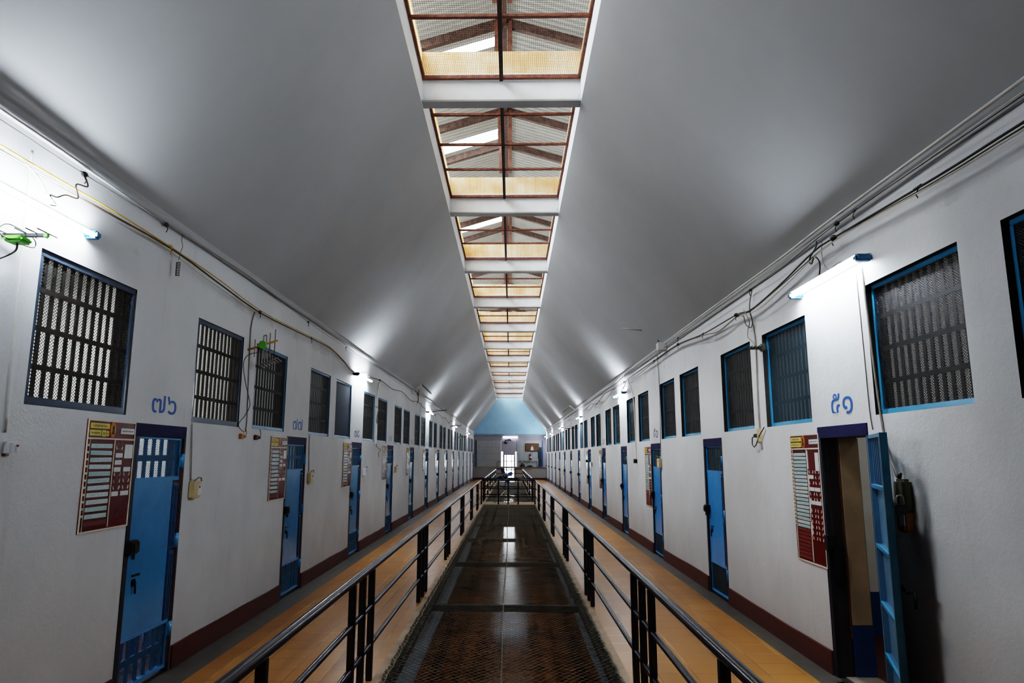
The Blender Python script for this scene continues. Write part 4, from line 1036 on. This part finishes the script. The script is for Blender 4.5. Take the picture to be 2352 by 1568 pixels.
cable('dark brown cable twisted along the yellow cable', 'L', [(2.2, 3.38, .06), (4.0, 3.385, .06), (5.31, 3.415, .06), (6.3, 3.36, .06), (7.34, 3.31, .06), (8.8, 3.34, .06), (10.31, 3.385, .05), (11.2, 3.3, .05), (12.04, 3.21, .05), (14.34, 3.33, .06), (15.87, 3.29, .06)] + swag(17.3, 52.2, 3.36, .13, 2.9), .012, 'cab_brown', ((7.34, 1.5), (9.3, 1), (14.34, 1.6), (20.3, 1.4), (24.9, 1.4), (30, 1.2), (33.4, 1.5)))
cable('thin grey wire just under the left cornice', 'L', [(2.2, 3.55, .04), (3.48, 3.56, .04), (4.18, 3.565, .04), (5.27, 3.6, .03), (6.98, 3.63, .05), (9.16, 3.56, .05), (11, 3.55, .05), (13, 3.55, .05)] + swag(14.5, 52, 3.58, .05, 3.6, .05), .0055, 'cab_grey', ((4.18, 2.0), (5.27, 2.0), (9.16, 1.6), (11.2, 1.4)))
cable('black cable bundle along the top of the right wall', 'R', [(2.2, 3.39, .075), (3.34, 3.41, .075), (3.95, 3.42, .075), (5.29, 3.475, .07), (5.68, 3.47, .07), (6.4, 3.38, .065), (7.22, 3.31, .065), (7.7, 3.35, .07), (9.1, 3.38, .06), (10.51, 3.47, .05), (12.27, 3.46, .06), (13.59, 3.45, .06), (15.56, 3.43, .06), (17.2, 3.43, .06)] + swag(18.9, 52, 3.43, .12, 3.3), .012, 'cab_black', ((4.1, .8), (5.29, 1.9), (7.7, 1.9), (10.51, 1.9), (9.1, 1), (12.27, 1.4), (15.56, 1.8), (20.6, 1.5), (25.8, 1.5)))
cable('brown cable beside the black bundle on the right wall', 'R', [(2.2, 3.365, .07), (3.34, 3.39, .07), (3.95, 3.40, .07), (5.29, 3.455, .065), (6.4, 3.365, .065), (7.22, 3.30, .065), (7.7, 3.335, .06), (8.4, 3.29, .06), (9.1, 3.36, .06), (10.51, 3.455, .05), (12.27, 3.44, .06), (14, 3.39, .06), (15.56, 3.41, .06)] + swag(17.2, 52, 3.40, .16, 3.4), .008, 'cab_brown')
cable('white cable looping under the black bundle on the right wall', 'R', [(2.2, 3.355, .08), (3.34, 3.37, .08), (3.95, 3.385, .08), (5.29, 3.44, .08), (6.2, 3.33, .09), (7.0, 3.26, .08), (7.7, 3.32, .06), (8.6, 3.28, .06), (10.51, 3.44, .05), (13.5, 3.42, .05)], .0065, 'cab_white')
cable('thin black wire under the pipe on the right wall', 'R', [(2.2, 3.55, .06), (3.34, 3.555, .06), (5.26, 3.585, .05), (6.46, 3.53, .05), (7.26, 3.535, .05), (9.1, 3.54, .05), (10.5, 3.57, .05), (13, 3.55, .05)] + swag(15.5, 52, 3.55, .06, 3.5, .05), .0055, 'cab_black', ((5.26, 2.2), (5.0, 1.2), (7.3, 1.6), (10.4, 1.6), (15.5, 1.8)))
cable('white plastic pipe along the crease of the right wall and ceiling', 'R', [(2.2, 3.645, .045), (3.31, 3.645, .045), (5.26, 3.655, .045), (6.46, 3.64, .045), (7.73, 3.645, .045), (10.48, 3.65, .045), (11.54, 3.65, .04), (15.53, 3.62, .04), (17.4, 3.56, .06), (20.64, 3.60, .06), (25, 3.58, .06), (30, 3.60, .06), (36, 3.58, .06), (44, 3.6, .06), (52, 3.6, .06)], .013, 'pipe', name='wall_pipe', cat='pipe')
cable('old white wire stapled to the cornice above the right wall', 'R', [(2.2, 3.585, .035), (4, 3.59, .035), (6, 3.595, .035), (8, 3.59, .035), (11, 3.6, .035), (14, 3.59, .035)], .007, 'cab_white')
# drops, curls and conduits
def drop(label, side, pts, r=.006, mat='cab_grey', name='conduit', cat='conduit', ties=()):
    return cable(label, side, pts, r, mat, ties, name, cat)
drop('white clipped conduit falling past the first window by the picture edge', 'L', [(3.73, 3.52, .012), (3.74, 3.2, .012), (3.755, 2.7, .012), (3.79, 1.87, .012)], .009, 'pipe', ties=())
drop('curled brown cable end hanging by the first tube', 'L', [(4.16, 3.55, .05), (4.18, 3.48, .07), (4.05, 3.44, .08), (4.08, 3.36, .08), (3.95, 3.33, .09), (3.86, 3.28, .1), (3.80, 3.27, .1), (3.84, 3.24, .1)], .008, 'cab_brown', 'cable', 'cable')
drop('white cable end curling under the yellow cable near the first tube', 'L', [(3.6, 3.38, .08), (3.7, 3.34, .09), (3.78, 3.27, .1), (3.86, 3.23, .1), (3.8, 3.21, .1)], .008, 'cab_white', 'cable', 'cable')
def coil(label, side, y, z0, z1, r=.016, mat='cab_brown'):
    n = 60; pts = [(y + r * math.cos(i * .9), z0 + (z1 - z0) * i / n, .06 + r * math.sin(i * .9)) for i in range(n + 1)]
    o = MB().tube(wp(side, pts), .0035, 5).build('coiled_wire', mat); return tag(o, label, 'wire')
coil('rusty spring hanging below the yellow cable after the first window', 'L', 5.46, 3.34, 3.22)
drop('thin wiggling wire from the cornice to the yellow cable', 'L', [(5.52, 3.60, .05), (5.50, 3.55, .05), (5.53, 3.5, .05), (5.49, 3.45, .06), (5.46, 3.36, .06)], .0035, 'cab_black', 'cable', 'wire')
drop('grey conduit dropping between the second and third windows', 'L', [(7.27, 3.30, .03), (7.25, 3.1, .006), (7.27, 2.6, .006), (7.30, 2.15, .006), (7.28, 2.0, .006)], .009, 'cab_grey')
drop('black antenna lead drooping beside the second window', 'L', [(7.45, 2.90, .2), (7.05, 2.80, .1), (7.0, 2.7, .05), (7.13, 2.52, .03), (7.27, 2.36, .025), (7.32, 2.27, .02), (7.2, 2.16, .02), (7.06, 2.08, .02), (7.08, 2.03, .02), (7.2, 1.99, .025)], .006, 'cab_black', 'cable', 'cable')
drop('thin conduit above the beige switch box by door ๗๖', 'L', [(6.03, 2.03, .012), (6.06, 1.8, .012), (6.09, 1.53, .012)], .007, 'cab_grey')
drop('thin conduit above the switch box by door ๗๗', 'L', [(9.60, 2.03, .012), (9.62, 1.8, .012), (9.66, 1.53, .012)], .007, 'cab_grey')
drop('pale conduit dropping between windows beyond the second tube', 'L', [(14.35, 3.28, .04), (14.36, 3.0, .009), (14.36, 2.5, .009), (14.38, 1.95, .009)], .013, 'pipe')
drop('loop of cable hung on the pale conduit beyond the second tube', 'L', [(14.0, 2.75, .05), (14.2, 2.72, .08), (14.0, 2.6, .1), (13.95, 2.45, .09), (14.15, 2.42, .07), (14.3, 2.6, .05), (14.4, 2.72, .05)], .011, 'cab_brown', 'cable', 'cable')
drop('tangled cable tail under the pale conduit beyond the second tube', 'L', [(14.38, 2.0, .02), (14.3, 1.93, .05), (14.45, 1.9, .06), (14.7, 1.88, .05), (14.55, 1.80, .04), (14.6, 1.72, .04)], .008, 'cab_black', 'cable', 'cable')
for y in (21.3, 25.0, 28.4): drop('pale conduit dropping to the doors, %s along the left wall' % {21.3: 'third', 25.0: 'fourth', 28.4: 'fifth'}[y], 'L', [(y, 3.4, .03), (y, 2.6, .008), (y, 1.95, .008)], .012, 'pipe')
drop('grey conduit dropping between windows past the open door', 'R', [(7.26, 3.54, .03), (7.31, 3.36, .05), (7.33, 3.15, .015), (7.30, 2.9, .012), (7.33, 2.4, .012), (7.33, 1.97, .012), (7.30, 1.83, .012)], .009, 'cab_grey')
drop('pair of grey wires curling down to the black antenna', 'R', [(7.45, 3.36, .07), (7.36, 3.28, .07), (7.34, 3.19, .05), (7.42, 3.14, .04), (7.42, 3.05, .05), (7.28, 2.98, .06), (7.15, 2.93, .08), (7.08, 2.86, .1)], .008, 'cab_grey', 'cable', 'cable')
drop('short curl of brown cable by the conduit head on the right wall', 'R', [(7.7, 3.33, .06), (7.5, 3.30, .06), (7.46, 3.24, .06), (7.44, 3.18, .05), (7.36, 3.14, .03), (7.28, 3.2, .04), (7.3, 3.3, .06)], .008, 'cab_brown', 'cable', 'cable')
drop('grey conduit from the tube to the olive switch box', 'R', [(5.0, 3.16, .02), (5.0, 2.9, .010), (4.95, 2.2, .010), (4.90, 1.85, .010), (4.76, 1.62, .03)], .011, 'cab_grey')
drop('second thin wire beside the olive switch conduit', 'R', [(5.10, 3.12, .012), (5.09, 2.6, .01), (5.08, 2.1, .01), (5.06, 1.95, .01)], .005, 'cab_brown')
drop('black coiled cable dropping behind the tube over door ๕๑', 'R', [(5.63, 3.56, .05), (5.60, 3.5, .07), (5.70, 3.44, .08), (5.72, 3.40, .08), (5.66, 3.37, .09), (5.62, 3.42, .08), (5.58, 3.36, .06), (5.62, 3.27, .05), (5.7, 3.21, .04)], .009, 'cab_black', 'cable', 'cable')
drop('thin grey lead sagging into the tube over door ๕๑', 'R', [(5.52, 3.56, .05), (5.53, 3.42, .06), (5.49, 3.30, .06), (5.43, 3.26, .05), (5.3, 3.27, .05), (5.15, 3.25, .05)], .005, 'cab_grey', 'cable', 'cable')
drop('grey conduit between windows before door ๕๐', 'R', [(15.15, 3.45, .05), (14.95, 3.2, .015), (14.72, 2.9, .012), (14.64, 2.4, .012), (14.62, 1.95, .012), (14.6, 1.72, .012)], .012, 'pipe')
drop('loop of cable at the conduit head beyond door ๕๐', 'R', [(15.4, 3.42, .08), (15.1, 3.38, .1), (15.4, 3.25, .12), (15.8, 3.24, .1), (15.5, 3.32, .08), (15.1, 3.28, .08)], .012, 'cab_grey', 'cable', 'cable')
drop('thin dark wire dropping to the window beside door ๕๐', 'R', [(12.1, 3.55, .04), (12.13, 3.3, .02), (12.15, 2.8, .006), (12.2, 2.2, .006), (12.25, 1.75, .006)], .008, 'cab_grey')
for y in (20.3, 25.2, 30.2): drop('pale conduit dropping to the doors, %s along the right wall' % {20.3: 'third', 25.2: 'fourth', 30.2: 'fifth'}[y], 'R', [(y, 3.42, .03), (y - .2, 2.6, .008), (y - .25, 1.75, .008)], .011, 'pipe')
cable_e = MB().tube(smooth([(XL + .05, Y1 - .15, 3.42), (-1.5, Y1 - .16, 3.39), (0, Y1 - .16, 3.37), (1.2, Y1 - .16, 3.40), (XR - .05, Y1 - .15, 3.36)]), .014, 6).build('cable', 'cab_black'); tag(cable_e, 'dark cable strung across the foot of the blue gable', 'cable')

# ------------------------------------------------------------------ switch boxes, sockets
def switch_box(side, y, z, label, mat='beige_plastic', w=.16, h=.15, lead=True):
    t = thing('switch_box', label, 'switch box', side_loc(side, y, z), side_rot(side), 'wall switch boxes')
    child(MB().box(-w / 2, w / 2, -.048, .001, -h / 2, h / 2, bev=.012), 'case', mat, t)
    child(MB().box(w * .02, w * .40, -.056, -.044, -h * .32, h * .30, bev=.006), 'cover', 'white_plastic', t); child(MB().box(w * .08, w * .2, -.06, -.053, h * .10, h * .24), 'button', 'red_plastic', t)
    if lead: child(MB().tube([(-w * .3, -.03, h * .5), (-w * .15, -.06, h * .72), (w * .2, -.06, h * .70), (w * .38, -.05, h * .5)], .006, 6), 'lead', 'cab_grey', t)
    return t
switch_box('L', 6.155, 1.445, 'beige switch box on the wall beside door ๗๖')
switch_box('L', 9.70, 1.44, 'beige switch box on the wall beside door ๗๗')
switch_box('L', 13.32, 1.44, 'white switch box on the wall beside door ๗๘', 'white_plastic')
switch_box('L', 16.9, 1.42, 'beige switch box on the wall beside door ๗๙')
switch_box('L', 3.83, 1.785, 'white wall switch under the conduit by the picture edge', 'white_plastic', .07, .08, False)
switch_box('R', 12.3, 1.64, 'cream switch box mounted beside door ๕๐', 'beige_plastic', .22, .17)
for y, lab in ((22.6, 'small switch box beside the fifth closed door on the right wall'), ):
    switch_box('R', y, 1.5, lab, 'beige_plastic', .14, .15)
t = thing('isolator_switch', 'olive green isolator box on the wall behind the open door', 'switch box', side_loc('R', 4.70, 1.50), side_rot('R'))
child(MB().box(-.065, .065, -.065, .001, -.10, .11, bev=.018), 'case', 'olive', t); child(MB().box(-.05, .052, -.07, .001, -.235, -.095, bev=.012), 'label_plate', 'ochre', t); child(MB().box(.0, .05, -.073, -.066, -.19, -.12), 'torn_sticker', 'white_tag', t)
child(MB().tube([(-.02, -.04, .11), (-.02, -.03, .15)], .013, 8), 'gland', 'black_iron', t)
def socket(side, y, z, label, mat):
    t = thing('socket', label, 'socket', side_loc(side, y, z), side_rot(side), 'wall sockets')
    child(MB().box(-.045, .035, -.03, .001, -.028, .028, bev=.006), 'case', mat, t); m = MB().box(.03, .085, -.04, -.012, -.016, .016, bev=.008); m.tube([(.08, -.026, .0), (.10, -.03, .04), (.06, -.03, .09)], .004, 6); child(m, 'plug', 'brass' if mat == 'ochre' else 'cab_black', t)
socket('L', 7.16, 1.945, 'brown socket and plug under the second window', 'ochre'); socket('L', 7.58, 1.945, 'dark red socket with black plug under the third window', 'maroon')
t = thing('socket', 'beige socket strip with a black plug on the conduit past the open door', 'socket', side_loc('R', 7.34, 1.975), side_rot('R'), 'wall sockets')
child(MB().box(-.03, .03, -.035, .001, -.07, .07, bev=.006), 'case', 'beige_plastic', t); child(MB().box(-.09, -.02, -.05, -.02, -.02, .02, bev=.006), 'plug', 'cab_black', t)
child(MB().tube([(-.09, -.035, 0), (-.15, -.04, -.02), (-.16, -.04, -.09), (-.11, -.04, -.12), (-.05, -.04, -.10), (.04, -.03, .0), (.16, -.02, .08)], .006, 6), 'lead', 'cab_black', t)
for y, side, z, lab in ((14.6, 'R', 1.66, 'round black wall lamp under the conduit before door ๕๐'), (23.9, 'R', 1.6, 'round black bell far along the right wall')):
    t = thing('wall_lamp', lab, 'lamp', side_loc(side, y, z), side_rot(side)); child(MB().disc((0, -.035, 0), .045, 'y', .07, 16), 'body', 'black_iron', t); child(MB().disc((0, -.005, 0), .03, 'y', .01, 16), 'base', 'cab_grey', t)

# ------------------------------------------------------------------ aerials
def rods(mb, p0, p1, r=.006): mb.tube([p0, p1], r, 6)
def aerials():
    # green one at the picture edge : boom sticks out of the wall, elements run along it
    t = thing('tv_aerial', 'black boom aerial with bright green foot by the first tube', 'aerial', (XL, 3.6, 2.955))
    child(MB().box(-.002, .255, -.009, .009, -.011, .011, bev=.003), 'boom', 'black_iron', t)
    child(MB().box(.24, .262, -.0095, .0095, -.0115, .0115), 'boom_tip', 'ant_green', t)
    for u, l in ((.255, .085), (.195, .09), (.135, .09), (.02, .10)):
        m = MB(); rods(m, (u, -l, .012), (u, l, .012), .0035); child(m, 'element', 'black_iron', t)
    lp = MB(); lp.tube(smooth([(.115, -.10, .03), (.105, .04, .03), (.095, .13, .01), (.085, .13, -.03), (.075, .0, -.035), (.075, -.10, -.03), (.085, -.14, -.01), (.105, -.13, .02), (.115, -.1, .03)]), .004, 6); child(lp, 'loop_dipole', 'ant_grey', t)
    bs = MB(); bs.box(.035, .145, -.05, .05, -.045, -.011, bev=.012); child(bs, 'foot', 'ant_green', t)
    cb = MB(); cb.tube(smooth([(.09, 0, -.045), (.09, 0, -.08), (.08, -.02, -.11), (.05, -.06, -.15), (.02, -.1, -.18), (.004, -.16, -.20)]), .006, 6); child(cb, 'lead', 'cab_black', t)
    # yellow one with a green disc between windows 2 and 3
    t = thing('tv_aerial', 'yellow boom aerial with a green disc and upright grey rods', 'aerial', (XL, 7.22, 2.87))
    m = MB(); rods(m, (-.002, 0, 0), (.32, .0, .105), .011); child(m, 'boom', 'ant_yellow', t)
    ds = MB().disc((.165, -.02, .055), .042, 'y', .03, 18); child(ds, 'hub', 'ant_green', t)
    for u, a, b in ((.075, .10, .09), (.235, .15, .11), (.29, .145, .13)):
        m = MB(); rods(m, (u, .0, u * .33 - a), (u, .0, u * .33 + b), .0055); child(m, 'element', 'ant_grey', t)
    lp = MB(); lp.tube(smooth([(.175, .0, -.10), (.165, .0, .13), (.172, .0, .155), (.185, .0, .16), (.197, .0, .14), (.205, .0, -.10)]), .006, 6); child(lp, 'loop_dipole', 'ant_grey', t)
    gr = MB()
    for k in range(7): rods(gr, (.14 + .03 * k, .0, -.16 + .012 * k), (.155 + .03 * k, .1, -.185 + .012 * k), .008)
    gr.tube([(.14, 0, -.165), (.33, 0, -.085)], .006, 6); gr.tube([(.24, 0, .06), (.24, .02, -.12)], .004, 6)
    child(gr, 'reflector', 'ant_grey', t)
    # black one on the right wall
    t = thing('tv_aerial', 'short black aerial jutting from the window edge past the open door', 'aerial', (XR, 7.10, 2.87))
    child(MB().box(-.15, .002, -.02, .02, -.012, .012, bev=.004), 'boom', 'black_iron', t)
    for k in range(4): m = MB(); rods(m, (-.14 + k * .035, -.07, .014), (-.14 + k * .035, .07, .014), .005); child(m, 'element', 'black_iron', t)
    child(MB().box(-.035, .002, -.05, .05, -.03, .05, bev=.01), 'bracket', 'olive', t)
    # far ones
    for side, y, z, lab in (('L', 24.6, 3.32, 'black comb aerial above the windows after the third tube'), ('L', 32.0, 3.10, 'dark aerial high on the left wall before the fourth tube'), ('L', 36.5, 2.72, 'black aerial with a green joint near the fourth tube'), ('R', 27.2, 2.85, 'dark comb aerial far along the right wall')):
        s = 1 if side == 'L' else -1; t = thing('tv_aerial', lab, 'aerial', side_loc(side, y, z), 0)
        m = MB(); rods(m, (-.01 * s, 0, 0), (s * .5, .2, .07 if side == 'L' else 0), .014); child(m, 'boom', 'black_iron', t)
        for i in range(6): m = MB(); u = .10 + .075 * i; rods(m, (s * u, .4 * u - .15, .05), (s * u + .03, .4 * u + .15, .10 if side == 'L' else .09), .008); child(m, 'element', 'black_iron', t)
        if 'green' in lab: child(MB().disc((s * .12, .04, 0), .06, 'y', .05), 'hub', 'ant_green', t)
aerials()
# brackets high up
for side, y, lab in (('L', 19.4, 'white angled wall bracket above the windows on the left wall'), ('R', 27.6, 'white angled wall bracket above the windows on the right wall')):
    s = 1 if side == 'L' else -1; t = thing('wall_bracket', lab, 'bracket', side_loc(side, y, 3.55))
    child(MB().tube([(-.01 * s, 0, 0), (s * .28, .1, .22)], .018, 6), 'arm', 'pipe', t); child(MB().tube([(s * .28, .1, .22), (s * .5, .6, .0)], .022, 6), 'stay', 'cab_grey', t); child(MB().box(-.005, .06, -.04, .04, -.06, .06), 'foot', 'lamp_white', t)
t = thing('junction_box', 'white junction box on the pipe beyond the second closed door', 'junction box', side_loc('R', 11.55, 3.60), side_rot('R'))
child(MB().box(-.09, .09, -.15, .001, -.07, .07, bev=.012), 'case', 'lamp_white', t); child(MB().tube([(-.05, -.1, .07), (-.07, -.12, .12)], .014, 6), 'stub', 'black_iron', t)
st = MB().tube([(0, 0, 0), (-.28, .35, .10)], .012, 6).build('ceiling_rod', 'cab_grey', None, (2.30, 11.9, 3.95)); tag(st, 'short grey rod sticking out of the ceiling above the junction box', 'rod')
t = thing('orange_socket', 'small ochre box high on the left wall before the third tube', 'socket', side_loc('L', 20.6, 3.62), side_rot('L')); child(MB().box(-.08, .08, -.06, .001, -.09, .09, bev=.02), 'case', 'ochre', t)
child(MB().tube([(0, -.03, -.09), (.02, -.03, -.25)], .012, 6), 'lead', 'cab_black', t)

# ------------------------------------------------------------------ clothes behind door 76, sandals by the open door
for i, (dy_, mat, lab) in enumerate(((.22, 'purple_cloth', 'purple cloth hanging inside behind the grille of door ๗๖'), (.40, 'purple_cloth', 'second purple cloth hanging inside behind door ๗๖'), (.66, 'sky_cloth', 'sky blue cloth hanging inside behind door ๗๖'))):
    m = MB(); n = 10; vs = []
    for j in range(n + 1):
        for z in (0.0, .2, .42): vs.append((.02 * math.sin(j * 1.7 + z * 3), -.07 + .14 * j / n, z))
    m.add(vs, [(j * 3 + e, (j + 1) * 3 + e, (j + 1) * 3 + e + 1, j * 3 + e + 1) for j in range(n) for e in (0, 1)], 0, True)
    o = m.build('hanging_cloth', mat, None, (XL - .38, DL0 + dy_ + .1, .01)); tag(o, lab, 'cloth')
for i, (x, y, a, lab) in enumerate(((2.50, 5.60, .5, 'black rubber sandal at the threshold of the open door, by the jamb'), (2.62, 5.42, .3, 'black rubber sandal at the threshold beside the open door leaf'))):
    t = thing('sandal', lab, 'sandal', (x, y, 0), a, 'sandals at the threshold'); m = MB(); vs = []; n = 20
    for z in (0, .022):
        for k in range(n):
            q = 2 * PI * k / n; w = .045 * (1 + .18 * math.cos(q)) ; vs.append((.125 * math.cos(q), w * math.sin(q), z))
    m.add(vs, [(k, (k + 1) % n, n + (k + 1) % n, n + k) for k in range(n)] + [tuple(range(n))[::-1], tuple(range(n, 2 * n))]); child(m, 'sole', 'sandal', t)
    s = MB(); s.tube(smooth([(.0, -.045, .018), (.03, -.035, .05), (.07, 0, .055), (.03, .035, .05), (0, .045, .018)]), .010, 6); child(s, 'strap', 'sandal', t)

# ------------------------------------------------------------------ light
w = bpy.data.worlds.new('overcast_sky'); SC.world = w; w.use_nodes = True
bg = w.node_tree.nodes['Background']; bg.inputs[0].default_value = (0.86, 0.94, 1.0, 1); wt = w.node_tree
wc = wt.nodes.new('ShaderNodeTexCoord'); ws = wt.nodes.new('ShaderNodeSeparateXYZ'); wt.links.new(wc.outputs['Generated'], ws.inputs[0])
wm = wt.nodes.new('ShaderNodeMapRange'); wm.inputs['From Min'].default_value = -1; wm.inputs['From Max'].default_value = 1
wm.inputs['To Min'].default_value = 8.5; wm.inputs['To Max'].default_value = 4.0      # overcast sky, brighter on one side
wt.links.new(ws.outputs[0], wm.inputs['Value']); wt.links.new(wm.outputs[0], bg.inputs[1])
sl = bpy.data.lights.new('hazy_sun', 'SUN'); sl.energy = 3.0; sl.angle = math.radians(16); sl.color = (1, .98, .95)
so = bpy.data.objects.new('hazy_sun', sl); COL.objects.link(so); so.rotation_euler = Vector((-.58, -.08, .80)).to_track_quat('Z', 'Y').to_euler()
def area(name, loc, size, energy, rot=(0, 0, 0), color=(1, 1, 1), sizey=None):
    l = bpy.data.lights.new(name, 'AREA'); l.energy = energy; l.size = size; l.color = color
    if sizey: l.shape = 'RECTANGLE'; l.size_y = sizey
    o = bpy.data.objects.new(name, l); COL.objects.link(o); o.location = loc; o.rotation_euler = rot; return o
for k, e in ((0, 46), (1, 9), (2, 3)): area('cell_ceiling_lamp', (XL - 1.7, door_y('L', k) + .2, 3.6), 1.0, e, (0, 0, 0), (.95, .98, 1))
for k, e in ((0, 9), (1, 3), (2, 1)): area('cell_ceiling_lamp', (XR + 1.7, door_y('R', k), 3.6), 1.0, e, (0, 0, 0), (.98, .97, .93))

# ------------------------------------------------------------------ camera
cam = bpy.data.cameras.new('camera'); co = bpy.data.objects.new('camera', cam); COL.objects.link(co); SC.camera = co
F_, PX, PY = 1568.0, 1140.0, 784.0
cam.sensor_fit = 'HORIZONTAL'; cam.sensor_width = 36.0; cam.lens = F_ / 2352 * 36.0
cam.shift_x = (1176 - PX) / 2352.0; cam.shift_y = 0.0
cam.clip_start = .05; cam.clip_end = 300
yv = Vector(((1174 - PX) / F_, -(1047.5 - PY) / F_, 1.0)).normalized()     # world +Y in (right, up, forward)
xv = Vector((yv.z, 0, -yv.x)).normalized()
zv = xv.cross(yv); zv = zv if zv.y > 0 else -zv
rt = Vector((xv.x, yv.x, zv.x)); up = Vector((xv.y, yv.y, zv.y)); fw = Vector((xv.z, yv.z, zv.z))
co.matrix_world = Matrix(((rt.x, up.x, -fw.x, 0), (rt.y, up.y, -fw.y, 0), (rt.z, up.z, -fw.z, 1.75), (0, 0, 0, 1)))

SC.view_settings.view_transform = 'Filmic'; SC.view_settings.look = 'High Contrast'
SC.view_settings.exposure = 0.85
SC.cycles.use_denoising = True
SC.cycles.use_adaptive_sampling = True; SC.cycles.adaptive_threshold = 0.06; SC.cycles.adaptive_min_samples = 24
SC.cycles.max_bounces = 7; SC.cycles.diffuse_bounces = 4; SC.cycles.glossy_bounces = 2; SC.cycles.transparent_max_bounces = 12
SC.cycles.sample_clamp_indirect = 4.0; SC.cycles.caustics_reflective = False; SC.cycles.caustics_refractive = False
